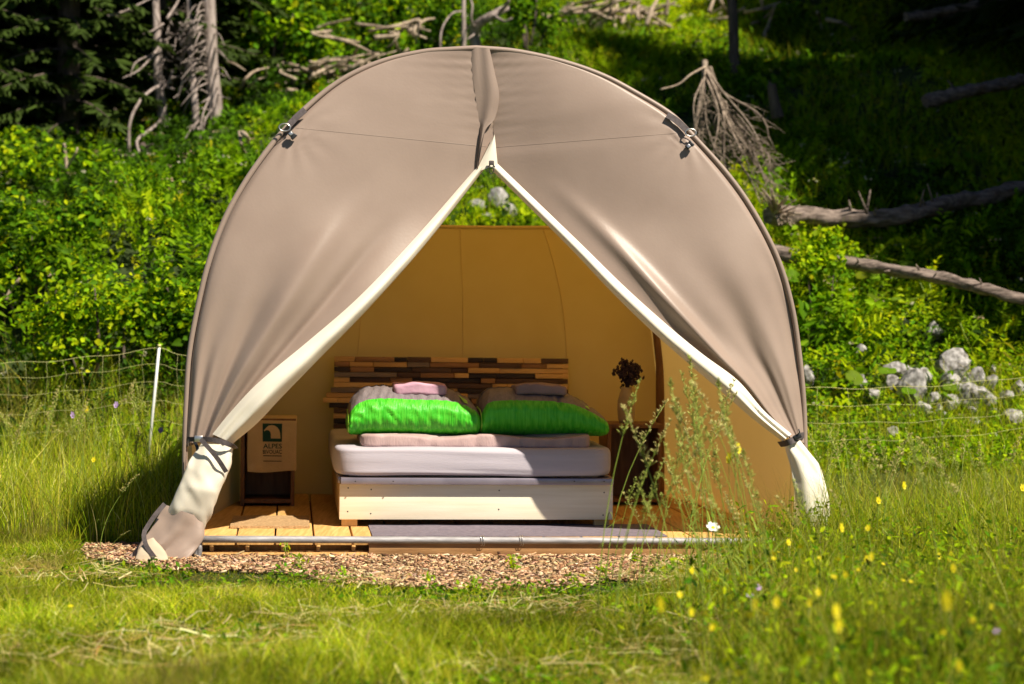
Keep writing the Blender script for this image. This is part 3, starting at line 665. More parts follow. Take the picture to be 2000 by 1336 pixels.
# ------------------------------------------------------------------ headboard of staggered slats
VH = 2.50
hb = empty('headboard', T(PU(880, VH), VH, DZ), 'headboard of staggered light and dark wooden slats behind the bed', 'headboard')
hu0, hu1 = PU(650, VH), PU(1107, VH); hz1 = PZ(698, VH, 880); hz0 = .45; nr = 17; rh = (hz1 - hz0) / nr
MB().box(T((hu0 + hu1) / 2, VH + .045, (hz0 + hz1) / 2 - .1), TU * ((hu1 - hu0) / 2 - .03), TV * .02, TZ * ((hz1 - hz0) / 2 + .08)).build('backing_board', M['darkwood'], hb)
tones = [noisy('slat_%s' % n_, a, b, 6, .6, .15, 30, (1.2, 1, 10), 5) for n_, a, b in (('honey', (.72, .43, .15), (.82, .52, .20)), ('tan', (.58, .33, .11), (.68, .41, .15)), ('brown', (.30, .15, .06), (.38, .20, .085)), ('umber', (.085, .045, .03), (.12, .065, .04)), ('black', (.03, .02, .018), (.05, .032, .028)), ('grey', (.20, .15, .12), (.26, .20, .16)))]
rs = random.Random(21)
for r_ in range(nr):
    zz = hz1 - (r_ + .5) * rh; u = hu0
    if r_ in (6, 7, 8, 9): u -= (.02, .05, .07, .03)[r_ - 6]
    while u < hu1 - .01:
        l = rs.choice((.10, .14, .18, .24, .32, .42)) * rs.uniform(.85, 1.15); u2 = min(u + l, hu1)
        if hu1 - u2 < .06: u2 = hu1
        k = rs.choices(range(6), (30, 20, 10, 18, 16, 6))[0]; dv = rs.uniform(0, .028)
        MB().box(T((u + u2) / 2, VH + .006 - dv, zz), TU * ((u2 - u) / 2 - .0015), TV * .019, TZ * (rh / 2 * rs.uniform(.86, .97)), .002).build('slat', tones[k], hb, angle=.6)
        u = u2

# ------------------------------------------------------------------ bedside crates, towel, vase
def crate(u0, u1, v0, v1, z1, mt, label, shelf=True):
    e = empty('bedside_crate', T((u0 + u1) / 2, (v0 + v1) / 2, DZ), label, 'crate', 'wooden crates beside the bed'); th = .012
    for uu in (u0 + th, u1 - th): MB().box(T(uu, (v0 + v1) / 2, (DZ + z1) / 2), TU * th, TV * (v1 - v0) / 2, TZ * (z1 - DZ) / 2, .002).build('side_panel', mt, e, angle=.6)
    MB().box(T((u0 + u1) / 2, (v0 + v1) / 2, z1 + .0135), TU * ((u1 - u0) / 2 + .004), TV * ((v1 - v0) / 2 + .004), TZ * .013, .002).build('top_panel', mt, e, angle=.6)
    MB().box(T((u0 + u1) / 2, (v0 + v1) / 2, DZ + .03), TU * ((u1 - u0) / 2 - 2 * th), TV * ((v1 - v0) / 2 - .004), TZ * th, .002).build('bottom_panel', mt, e, angle=.6)
    MB().box(T((u0 + u1) / 2, v1 - .012, (DZ + z1) / 2), TU * ((u1 - u0) / 2 - 2 * th), TV * .008, TZ * ((z1 - DZ) / 2 - .005)).build('back_panel', mt, e, angle=.6)
    return e
VC = 1.72
cz = PZ(826, VC, 530)
crate(PU(470, VC), PU(576, VC), VC, VC + .36, cz, M['darkwood'], 'open wooden crate left of the bed with a printed towel over it')
crate(PU(1186, VC + .1), PU(1292, VC + .1), VC + .1, VC + .45, PZ(836, VC + .1, 1230), M['darkwood'], 'dark wooden crate right of the bed carrying a vase')
# towel draped over the crate front
tw = empty('printed_towel', T(PU(530, VC), VC, cz), 'cream printed towel hanging over the front of the left crate', 'towel')
tx0, tx1 = 484, 580; vt = VC - .014
def TW(px, py, off=0.0):
    q = (px - tx0) / (tx1 - tx0); f = (py - 823) / 98
    return PT(px, py, vt - .006 * math.sin(7 * q + .5) * f - .004 * math.sin(15 * q) * f * f - off)
rows = [[TW(tx0 + (tx1 - tx0) * q - 2 * math.sin(3 * f) * f, 823 + 98 * f + (2 * math.sin(5 * q) * f if f > .9 else 0) + (1.5 * q * q if f < .05 else 0)) for q in np.linspace(0, 1, 26)] for f in np.linspace(0, 1, 26)]
topr = [[p + TV * d + TZ * (.022 - .02 * (d < .01)) for p in rows[0]] for d in (.36, .2, .03, .004)]
z_top = cz + .031
for r in topr[:3]:
    for p in r: p[2] = z_top + .001
MB().grid(topr + rows).build('cloth', M['towel'], tw, recalc=False)
def decal(poly, mt, name, off=.0025):
    """flat print that follows the hanging cloth: triangles of a filled outline, cut fine"""
    bm = bmesh.new(); vs = [bm.verts.new((x, y, 0)) for x, y in poly]; f = bm.faces.new(vs)
    bmesh.ops.triangulate(bm, faces=[f]); 
    for _ in range(2): bmesh.ops.subdivide_edges(bm, edges=[e for e in bm.edges if e.calc_length() > 5], cuts=1, use_grid_fill=True)
    bmesh.ops.triangulate(bm, faces=bm.faces[:]); ix = {v: i for i, v in enumerate(bm.verts)}
    mb = MB().add([TW(v.co.x, v.co.y, off) for v in bm.verts], [tuple(ix[v] for v in f.verts) for f in bm.faces]); bm.free()
    return mb.build(name, mt, tw, recalc=False)
decal([(513, 827), (551, 827.6), (550.5, 863), (513, 862.4)], M['towelgreen'], 'logo_square')
bird = [(515.5, 841), (518, 837.5), (521, 834), (525, 831.3), (531, 830.2), (537, 831.5), (542, 835), (545.5, 840), (547, 847), (547.5, 853), (548, 856.6), (529, 856.4), (529, 849), (528, 844), (525.5, 841), (522, 840), (519, 840.6), (516.5, 842.4)]
decal(bird, M['towel'], 'logo_bird', .0045)
def text_decal(s, px0, px1, py0, py1, mt, name, bold):
    cu_ = bpy.data.curves.new(name, 'FONT'); cu_.body = s; cu_.size = 1; cu_.resolution_u = 3; cu_.offset = bold
    to = bpy.data.objects.new(name, cu_); COL.objects.link(to); dg = bpy.context.evaluated_depsgraph_get()
    me = bpy.data.meshes.new_from_object(to.evaluated_get(dg)); bpy.data.objects.remove(to)
    co = np.array([v.co[:] for v in me.vertices]); mn, mx = co.min(0), co.max(0)
    vs = [TW(px0 + (px1 - px0) * (c[0] - mn[0]) / (mx[0] - mn[0]), py1 + (py0 - py1) * (c[1] - mn[1]) / (mx[1] - mn[1]), .0032) for c in co]
    fs = [tuple(p.vertices) for p in me.polygons]; MB().add(vs, fs).build(name, mt, tw, recalc=False, smooth=False)
text_decal('ALPES', 514, 550.5, 866.5, 876, M['towelgreen'], 'lettering', .014)
text_decal('BIVOUAC', 513.5, 550.5, 878.5, 886.5, M['towelink'], 'lettering', .012)
decal([(514, 889.3), (550, 889.8), (550, 891.4), (514, 891)], M['towelink'], 'printed_rule')
decal([(514.5, 899.8), (550, 900.2), (550, 901.6), (514.5, 901.2)], M['towelink'], 'printed_rule')
# vase with dried flowers
vb = T(PU(1222, VC + .22), VC + .22, PZ(836, VC + .1, 1230) + .0265)
vz = empty('flower_vase', vb, 'pale stoneware vase on the dark crate', 'vase')
prof = [(.0, 0), (.045, 0), (.052, .02), (.058, .08), (.056, .14), (.044, .19), (.036, .21), (.038, .23), (.033, .23), (.032, .2)]
MB().grid([[vb + np.array((r_ * math.cos(a), r_ * math.sin(a), z)) for a in np.linspace(0, 2 * math.pi, 24, endpoint=False)] for r_, z in prof], close_v=True).build('vase_body', M['vase'], vz)
bq = empty('dried_bouquet', vb + np.array((0, 0, .23)), 'round bunch of dark dried flowers standing in the vase', 'flowers')
mb = MB(); bc = vb + np.array((0.01, 0, .315)); rs = random.Random(4); heads = MB()
for i in range(70):
    d = Vector((rs.gauss(0, 1), rs.gauss(0, 1), rs.gauss(.3, .9))).normalized(); e = bc + np.array(d) * rs.uniform(.045, .095) * np.array((1, 1, .95))
    mb.tube([vb + np.array((0, 0, .18)), bc * .6 + (vb + np.array((0, 0, .2))) * .4 + np.array(d) * .02, e], .0015, 4)
    for q in range(5):
        c = e + np.array([rs.gauss(0, .009) for _ in range(3)]); s_ = rs.uniform(.005, .011)
        heads.add([c + np.array(x) * s_ for x in ((1, 0, 0), (-1, 0, 0), (0, 1, 0), (0, -1, 0), (0, 0, 1.4), (0, 0, -1.4))], [(0, 2, 4), (2, 1, 4), (1, 3, 4), (3, 0, 4), (2, 0, 5), (1, 2, 5), (3, 1, 5), (0, 3, 5)])
mb.build('stems', M['dried'], bq); heads.build('blossoms', M['dried'], bq, smooth=False)
# ------------------------------------------------------------------ planting helpers
def proj(x, y, z):
    d0 = np.stack([np.asarray(x, float), np.asarray(y, float), np.asarray(z, float) - CAMH], -1)
    a = d0 @ RT / d0[..., 1] * FPX; b = d0 @ UP / d0[..., 1] * FPX
    return 1000 + a, 630 - b
def uv(x, y):
    q0 = np.asarray(x) - TO[0]; q1 = np.asarray(y) - TO[1]
    return q0 * TU[0] + q1 * TU[1], q0 * TV[0] + q1 * TV[1]
def mulch_edge(px): return np.interp(px, [120, 170, 240, 330, 500, 650, 800, 950, 1100, 1250, 1400, 1480], [1054, 1090, 1110, 1120, 1126, 1140, 1152, 1158, 1152, 1128, 1100, 1078])
def zone(x, y):
    """where the deck and the wood chips lie"""
    u, v = uv(x, y); foot = (u > ul - .06) & (u < ur + .04) & (v > -.03) & (v < 2.75)
    px, py = proj(x, y, gz(x, y)); j = 14 * (vnoise(x * 5, y * 5, 3) - .5) + 8 * (vnoise(x * 16, y * 16, 5) - .5)
    chips = (py < mulch_edge(px) + j) & (v < .5) & (v > -1.6) & (px > 165 + j) & (px < 1470) & (u > ul - .75)
    return foot, chips
def scatter(n, x0, x1, y0, y1, cone=True, margin=.35):
    y = np.sqrt(RNG.uniform(y0 ** 2, y1 ** 2, n)) if cone else RNG.uniform(y0, y1, n)
    x = RNG.uniform(-1, 1, n) * (.268 * y + margin) if cone else RNG.uniform(x0, x1, n)
    k = (x > x0) & (x < x1); return x[k], y[k]

# rocks: photo position, size and label
RK = [(1820, 654, 46, 28, 'lone pale limestone rock above the rock pile, under the log'), (1757, 728, 62, 30, 'flat white slab at the upper left of the rock pile'), (1868, 722, 62, 42, 'rounded white rock at the top of the rock pile'), (1782, 762, 58, 46, 'white rock under the flat slab'), (1845, 752, 44, 26, 'pale rock in the middle of the rock pile'), (1822, 786, 44, 30, 'white rock at the bottom of the rock pile'), (1892, 782, 62, 44, 'large white rock at the lower right of the pile'), (1908, 748, 34, 34, 'upright pale rock right of the pile'), (1934, 750, 28, 24, 'small pale rock at the right end of the pile'), (1579, 746, 30, 40, 'pale rock half hidden by the right side of the tent'), (1680, 752, 30, 22, 'small rock left of the flat white slab'), (1675, 688, 26, 18, 'small brownish-white stone above the wire fence'), (1972, 816, 40, 28, 'white rock at the right edge below the pile'), (1984, 764, 34, 26, 'white rock at the right edge beside the pile'), (1902, 828, 24, 16, 'small stone in the grass under the large white rock'), (1763, 634, 22, 14, 'small white stone left of the lone rock'), (1680, 622, 20, 14, 'tiny white stone under the round leaves'), (1740, 850, 22, 20, 'small pale stone in the tall grass on the right'),
      (965, 398, 44, 34, 'largest white rock seen through the tent top opening'), (932, 412, 34, 22, 'left white rock seen through the tent top opening'), (990, 418, 38, 24, 'right white rock seen through the tent top opening'), (950, 428, 50, 16, 'low flat rock just above the tent back wall'),
      (25, 392, 18, 16, 'small pale stone in the herbs at the left edge'), (255, 372, 26, 24, 'round grey stone in the greenery left of the tent shoulder'), (245, 345, 20, 18, 'small tan stone above the round grey stone'),
      (1800, 742, 36, 26, 'pale rock wedged between the slab and the middle of the pile'), (1862, 760, 34, 26, 'dark-edged rock in the heart of the pile'), (1798, 800, 34, 24, 'rock under the left foot of the pile'), (1852, 796, 36, 26, 'rock under the middle of the pile'), (1925, 785, 30, 26, 'rock leaning on the right of the largest rock'), (1738, 756, 30, 24, 'rock at the left end of the pile'), (1960, 780, 30, 22, 'small rock between the pile and the right edge'), (1880, 752, 30, 24, 'small rock right under the rounded top rock'), (1700, 775, 26, 20, 'brownish stone below the small rock left of the slab'), (1835, 722, 26, 20, 'small stone left of the rounded top rock')]
RKP = [r_ for r_ in RK if r_[0] > 1000]

# ------------------------------------------------------------------ hillside greenery
GREENS = [(.40, .52, .006), (.22, .37, .006), (.10, .22, .006), (.035, .085, .006), (.42, .40, .010), (.025, .055, .008)]
def bush_h(x, y):
    a = vnoise(x * .7 + 5, y * .7, 21); b = vnoise(x * 1.9, y * 1.9, 22); c = vnoise(x * 4.6, y * 4.6, 23)
    h = .10 + .85 * np.clip(a * 1.7 - .55, 0, 1) * (.35 + .65 * b) + .30 * b * c
    h *= np.clip((y - 14.2) / 1.6, .25, 1)
    left = np.clip((-2.0 - x) / 1.5, 0, 1); right = np.clip((x - 1.6) / 1.2, 0, 1) * np.clip((19 - y) / 3, 0, 1)
    h = h * (1 - .62 * np.clip((y - 17.8) / 1.8, 0, 1)); left = left * np.clip((18.5 - y) / 1.5, 0, 1)
    return h * (1 + .55 * left) * (1 - .45 * right)
def hillside():
    n = 430000
    x, y = scatter(n, -9.5, 9.5, 14.0, 28.5, margin=.9)
    px, py = proj(x, y, gz(x, y)); hid = (px > 540) & (px < 1430) & (py > 240) & ~((px > 850) & (px < 1120) & (py > 310) & (py < 470))
    k = ~hid | (RNG.random(len(x)) < .22); x, y = x[k], y[k]
    clump = vnoise(x * 3.1, y * 3.1, 31) * .6 + vnoise(x * 8, y * 8, 32) * .4
    k = RNG.random(len(x)) < np.clip(.22 + 1.8 * (clump - .25), .2, 1); x, y = x[k], y[k]; n = len(x)
    def off_rocks(x, y, share):
        for qx, qy, qw, qh in [(a[0], a[1], a[2], a[3]) for a in RKP]:
            pp, qq = proj(x, y, gz(x, y)); near = (np.abs(pp - qx) < qw * .6) & (qq > qy - qh * .4) & (qq < qy + qh * 1.3) & (RNG.random(len(x)) < share); x, y = x[~near], y[~near]
        return x, y
    x, y = off_rocks(x, y, .8)
    k = RNG.random(len(x)) < .155; x, y = x[k], y[k]; ns = len(x); K = 8
    h = bush_h(x, y) * RNG.uniform(.05, 1, ns) ** .5; big = vnoise(x * .9 + 40, y * .9, 41) * .6 + vnoise(x * 3 + 7, y * 3, 42) * .6
    ax = RNG.standard_normal((ns, 3)) * .55 + np.array((.05, -.35, .75)); ax /= np.linalg.norm(ax, axis=1)[:, None]
    sd = np.cross(ax, RNG.standard_normal((ns, 3))); sd /= np.linalg.norm(sd, axis=1)[:, None]
    Ls = np.clip(RNG.lognormal(math.log(.15), .4, ns), .06, .34); fern = vnoise(x * 1.3 + 3, y * 1.3, 44) > .62
    kk_ = np.tile(np.arange(K), ns); t = (kk_ + .5) / K; sg = np.where(kk_ % 2 == 0, 1.0, -1.0); rp_ = lambda a: np.repeat(a, K, 0)
    L = rp_(Ls) * np.where(rp_(fern), .55, .42) * (1.05 - .55 * t) * RNG.uniform(.7, 1.25, ns * K) * rp_(.75 + .5 * big); W = L * np.where(rp_(fern), .24, RNG.uniform(.38, .62, ns * K))
    ld = rp_(sd) * sg[:, None] * .85 + rp_(ax) * .5 + RNG.standard_normal((ns * K, 3)) * .22; ld /= np.linalg.norm(ld, axis=1)[:, None]
    pos = rp_(np.stack([x, y, gz(x, y) + h], 1)) + rp_(ax) * ((t - .5) * rp_(Ls))[:, None] + ld * (L * .5)[:, None]
    nrm = np.cross(ld, np.cross(rp_(ax) + np.array((0, -.3, .6)), ld)) + RNG.standard_normal((ns * K, 3)) * .25; nrm /= np.linalg.norm(nrm, axis=1)[:, None]
    bb = np.cross(nrm, ld); Lh = (L / 2)[:, None]; Wh = (W / 2)[:, None]; fo = nrm * Wh * .3
    v = np.stack([pos - ld * Lh, pos - ld * Lh * .3 + bb * Wh + fo, pos + ld * Lh * .35 + bb * Wh * .7 + fo, pos + ld * Lh - nrm * Lh * .25, pos + ld * Lh * .35 - bb * Wh * .7 + fo, pos - ld * Lh * .3 - bb * Wh + fo], 1).reshape(-1, 3)
    ki = np.arange(ns * K)[:, None] * 6; q = np.concatenate([ki + np.array([0, 1, 2, 3]), ki + np.array([0, 3, 4, 5])])
    hue = vnoise(x * .55, y * .55, 51) * .45 + vnoise(x * 2.3, y * 2.3, 52) * .3 + RNG.random(ns) * .25; c = np.array(GREENS)
    pick = np.where(hue > .64, 0, np.where(hue > .49, 1, np.where(hue > .35, 2, 3))); r = RNG.random(ns); pick = np.where(r < .02, 4, np.where(r > .93, 5, pick))
    tint = np.clip(np.repeat(c[pick] * (1 + .25 * RNG.standard_normal((ns, 1))), K, 0) * (1 + .12 * RNG.standard_normal((ns * K, 1))), .004, .6)
    o = soup('hillside_plants', v, quads=q, tint=np.repeat(tint, 6, 0), mat=M['leaf'])
    tag(o, 'dense low green leaves and herbs covering the hillside', 'plants', kind='stuff')
    # ground-hugging leaves on the stony slope right of the tent
    x, y = off_rocks(*scatter(120000, 1.5, 6.0, 13.9, 18.5, margin=.9), .8); n = len(x)
    v, q = leaf_geo(np.stack([x, y, gz(x, y) + RNG.uniform(.005, .11, n)], 1), RNG.standard_normal((n, 3)) * .5 + np.array((0, -.35, .9)), RNG.uniform(.025, .07, n), RNG.uniform(.015, .045, n))
    o = soup('ground_cover', v, quads=q, tint=np.repeat(palette(n, GREENS[:4], (4, 5, 4, 2)), 6, 0), mat=M['leaf'])
    tag(o, 'low leafy ground cover on the stony slope right of the tent', 'ground cover', kind='stuff')
    # grass blades and fern-like fronds rising through the herbs
    x, y = scatter(60000, -9, 9, 14.0, 27, margin=.6); k = vnoise(x * 1.1, y * 1.1, 57) > .45; x, y = x[k], y[k]; n = len(x)
    v, q, t, m = blade_geo(np.stack([x, y, gz(x, y) + bush_h(x, y) * .5], 1), RNG.uniform(.10, .34, n), RNG.uniform(.004, .011, n), RNG.uniform(.2, 1.1, n))
    o = soup('hillside_grass', v, quads=q, tris=t, tint=np.repeat(palette(n, [GREENS[0], GREENS[1], (.36, .36, .03)], (4, 4, 2)), m, 0), mat=M['grass'])
    tag(o, 'loose grass blades rising through the hillside herbs', 'grass', kind='stuff')
    # pale tiny umbels and dry scraps between them
    m = 800; x, y = scatter(m, -9, 9, 14.6, 26); m = len(x); sc = RNG.random(m)
    pos = np.repeat(np.stack([x, y, gz(x, y) + bush_h(x, y) * 1.05 + .02], 1), 5, 0) + RNG.normal(0, .022, (m * 5, 3)) * np.array((1, 1, .35))
    v, q = leaf_geo(pos, RNG.standard_normal((m * 5, 3)) * .5 + np.array((0, -.3, 1)), np.full(m * 5, .026), np.full(m * 5, .024))
    tint = np.where(np.repeat(sc, 5)[:, None] < .55, np.array((.52, .50, .36)), np.array((.42, .33, .20))) * RNG.uniform(.7, 1.2, (m * 5, 1))
    o = soup('hillside_blossom', v, quads=q, tint=np.repeat(tint, 6, 0), mat=M['leaf'])
    tag(o, 'scattered tiny pale blossoms on the hillside herbs', 'blossom', kind='stuff')
hillside()

# ------------------------------------------------------------------ grass
GC = [(.37, .42, .014), (.24, .32, .010), (.105, .18, .008), (.54, .50, .05), (.72, .60, .24)]
def grass(name, label, x, y, hgt, wid, lean, wts, segs=3, cat='grass', dryness=1.0, bright=1.0):
    n = len(x); base = np.stack([x, y, gz(x, y) - .005], 1)
    v, q, t, m = blade_geo(base, hgt, wid, lean, segs=segs)
    hue = vnoise(x * 1.4, y * 1.4, 61)
    w0 = np.array(wts, float); tint = palette(n, GC, w0, jit=.34)
    h2 = vnoise(x * 4.5, y * 4.5, 62); dry = np.clip((vnoise(x * 2.6 + 9, y * 3.4, 63) - .62) * 3, 0, .75) * dryness
    tint = tint * (1 - dry)[:, None] + np.array((.44, .31, .12)) * RNG.uniform(.6, 1.2, (n, 1)) * dry[:, None]
    tint *= np.clip(.05 + .85 * hue + .95 * h2, .3, 1.7)[:, None] * bright
    o = soup(name, v, quads=q, tris=t, tint=np.repeat(tint, m, 0), mat=M['grass']); tag(o, label, cat, kind='stuff')
def right_tall(x, y):
    xb = .22 + .13 * (y - 6) + .25 * (vnoise(x * 1.7, y * 1.7, 71) - .5)
    return sm((x - xb) / .95)
def left_tall(x, y): return sm((y - 10.6 + .35 * (vnoise(x * 2, y * 2, 72) - .5)) / .9) * sm((-1.75 - x) / .35)
def rear_tall(x, y): return sm((y - 10.2) / .7) * sm((x - 1.55) / .3)
# mown grass in front
x, y = scatter(330000, -4.2, 4.2, 5.0, 11.4, margin=1.0); f, c = zone(x, y); k = ~f & ~(c & (RNG.random(len(x)) > .012)); x, y = x[k], y[k]
rt = right_tall(x, y); k = RNG.random(len(x)) > rt * .75; x, y = x[k], y[k]; n = len(x)
pn = vnoise(x * 2.2, y * 2.2, 81); gx_, gy_ = proj(x, y, gz(x, y)); near = np.where((gx_ > 150) & (gx_ < 1480), np.clip((gy_ - mulch_edge(gx_)) / 70, .3, 1), 1)
grass('lawn_grass', 'short yellow-green mown grass in front of the tent', x, y, (.030 + .10 * pn) * RNG.uniform(.4, 1.8, n) * near, RNG.uniform(.0022, .0055, n), RNG.uniform(.2, 1.3, n), (30, 34, 18, 14, 5))
# straw lying on the mown grass
x, y = scatter(9000, -3.2, 1.8, 5.8, 10.3, margin=.1); f, c = zone(x, y); dn = vnoise(x * 1.5, y * 2.6, 83)
k = ~f & ~c & (RNG.random(len(x)) < np.clip(2.2 * (dn - .42), .03, 1)); x, y = x[k], y[k]; n = len(x)
az = RNG.uniform(0, math.pi, n); d = np.stack([np.cos(az), np.sin(az), RNG.normal(0, .12, n)], 1); Ls = RNG.uniform(.05, .26, n)[:, None]; s_ = np.stack([-np.sin(az), np.cos(az), RNG.normal(0, .3, n)], 1) * RNG.uniform(.0012, .0034, n)[:, None]
cpos = np.stack([x, y, gz(x, y) + RNG.uniform(.03, .075, n)], 1); bw_ = np.array((0, 0, 1.0)) * RNG.uniform(-.02, .02, n)[:, None]
v = np.stack([cpos - d * Ls / 2 - s_, cpos - d * Ls / 2 + s_, cpos + bw_ - s_, cpos + bw_ + s_, cpos + d * Ls / 2 - s_, cpos + d * Ls / 2 + s_], 1).reshape(-1, 3); kk = np.arange(n)[:, None] * 6
tint = palette(n, [(.60, .50, .22), (.72, .62, .32), (.46, .30, .11)], (5, 4, 2))
tag(soup('dry_straw', v, quads=np.concatenate([kk + np.array((0, 1, 3, 2)), kk + np.array((2, 3, 5, 4))]), tint=np.repeat(tint, 6, 0), mat=M['grass']), 'dry cut straw strewn over the mown grass', 'straw', kind='stuff')
# tall meadow left of the tent, behind it on the right, and in the right foreground
def tall(name, label, x, y, share, h0, h1, wts, segs=4, wid=(.0026, .0055), br=1.3, dr=.6):
    k = RNG.random(len(x)) < share(x, y); x, y = x[k], y[k]; f, c = zone(x, y); k = ~f & ~c; x, y = x[k], y[k]; n = len(x)
    pn = vnoise(x * 1.6, y * 1.6, 91)
    hh = (h0 + (h1 - h0) * pn * (.35 + .65 * share(x, y))) * RNG.uniform(.35, 1.15, n); ww = RNG.uniform(*wid, n); ear = RNG.random(n) < .13; hh = np.where(ear, hh * 1.4, hh); ww = np.where(ear, .0018, ww)
    grass(name, label, x, y, hh, ww, RNG.uniform(.05, .95, n), wts, segs, dryness=dr, bright=br)
tall('tall_grass', 'tall pale green meadow grass left of the tent along the fence', *scatter(62000, -6, -1.7, 10.4, 15.2, margin=1.2), left_tall, .22, .62, (34, 30, 14, 16, 8))
tall('tall_grass', 'tall sunlit meadow grass behind and right of the tent', *scatter(56000, 1.5, 6, 10.2, 15.4, margin=1.2), rear_tall, .16, .42, (34, 34, 18, 10, 4))
tall('tall_grass', 'blurred tall meadow grass in the right foreground', *scatter(112000, -.2, 4.6, 4.2, 10.8, margin=1.2), right_tall, .18, .62, (24, 32, 28, 12, 6), br=1.0, dr=1.0)
# herb leaves in the right foreground and weeds by the chips
x, y = scatter(34000, -.1, 4.4, 4.4, 10.8, margin=1.1); k = RNG.random(len(x)) < right_tall(x, y); x, y = x[k], y[k]; f, c = zone(x, y); x, y = x[~f & ~c], y[~f & ~c]; n = len(x)
v, q = leaf_geo(np.stack([x, y, gz(x, y) + RNG.uniform(.02, .34, n)], 1), RNG.standard_normal((n, 3)) * .7 + np.array((0, -.2, .8)), RNG.uniform(.02, .055, n), RNG.uniform(.008, .02, n))
tag(soup('meadow_herbs', v, quads=q, tint=np.repeat(palette(n, GREENS[:4], (3, 4, 4, 2)), 6, 0), mat=M['leaf']), 'small herb leaves among the tall grass in the right foreground', 'herbs', kind='stuff')
x, y = scatter(16000, -3, 2, 6.2, 10.6, margin=.1); f, c = zone(x, y); k = ~f & ~c & (vnoise(x * 3, y * 3, 95) > .55); x, y = x[k], y[k]; n = len(x)
v, q = leaf_geo(np.stack([x, y, gz(x, y) + RNG.uniform(.015, .07, n)], 1), RNG.standard_normal((n, 3)) * .6 + np.array((0, -.1, .9)), RNG.uniform(.014, .04, n), RNG.uniform(.008, .02, n))
tag(soup('lawn_clover', v, quads=q, tint=np.repeat(palette(n, GREENS[1:4], (3, 4, 2)), 6, 0), mat=M['leaf']), 'clover and small weeds among the mown grass', 'clover', kind='stuff')

# ------------------------------------------------------------------ wood chips in front of the deck
def chips():
    x = RNG.uniform(-2.9, 1.7, 90000); y = RNG.uniform(8.6, 11.3, 90000); f, c = zone(x, y); u, vv = uv(x, y); k = c & ~(f & (vv > .12)); x, y = x[k], y[k]
    # bare earth sheet under the chips
    gx = np.linspace(-2.9, 1.75, 140); gy = np.linspace(8.7, 11.3, 80); X, Y = np.meshgrid(gx, gy, indexing='ij'); f2, c2 = zone(X, Y); ok = c2 & ~f2
    vs = np.stack([X, Y, gz(X, Y) + .006], -1).reshape(-1, 3); idx = np.arange(140 * 80).reshape(140, 80); qs = [(idx[i, j], idx[i + 1, j], idx[i + 1, j + 1], idx[i, j + 1]) for i in range(139) for j in range(79) if ok[i, j]]
    o = soup('bare_earth', vs, quads=np.array(qs), mat=M['soil']); tag(o, kind='structure'); o['label'] = 'bare brown earth around the deck'
    n = min(len(x), 18000); x, y = x[:n], y[:n]
    az = RNG.uniform(0, math.pi, n); L = np.clip(RNG.lognormal(math.log(.020), .6, n), .006, .10); W = np.clip(L * RNG.uniform(.12, .4, n), .003, .016); H = RNG.uniform(.0015, .004, n)
    d = np.stack([np.cos(az), np.sin(az), RNG.normal(0, .22, n)], 1); s = np.stack([-np.sin(az), np.cos(az), RNG.normal(0, .3, n)], 1); up = np.cross(d, s)
    c0 = np.stack([x, y, gz(x, y) + .010 + RNG.uniform(0, .016, n)], 1); vs = []
    for i in (-1, 1):
        for j in (-1, 1):
            for k in (-1, 1): vs.append(c0 + d * (L[:, None] / 2 * i) + s * (W[:, None] / 2 * j * (1 if i < 0 else .6)) + up * (H[:, None] * k))
    v = np.stack(vs, 1).reshape(-1, 3); b = np.arange(n)[:, None] * 8
    q = np.concatenate([b + np.array(t) for t in ((0, 1, 3, 2), (4, 6, 7, 5), (0, 4, 5, 1), (2, 3, 7, 6), (0, 2, 6, 4), (1, 5, 7, 3))])
    tint = palette(n, [(.45, .28, .15), (.58, .39, .22), (.30, .16, .08), (.68, .51, .32), (.12, .06, .03)], (5, 4, 4, 2, 3))
    tag(soup('wood_chips', v, quads=q, tint=np.repeat(tint, 8, 0), mat=M['chip']), 'reddish wood chips spread along the front of the deck', 'wood chips', kind='stuff')
M['chip'] = leafy('wood_chip', .85, .0)
chips()

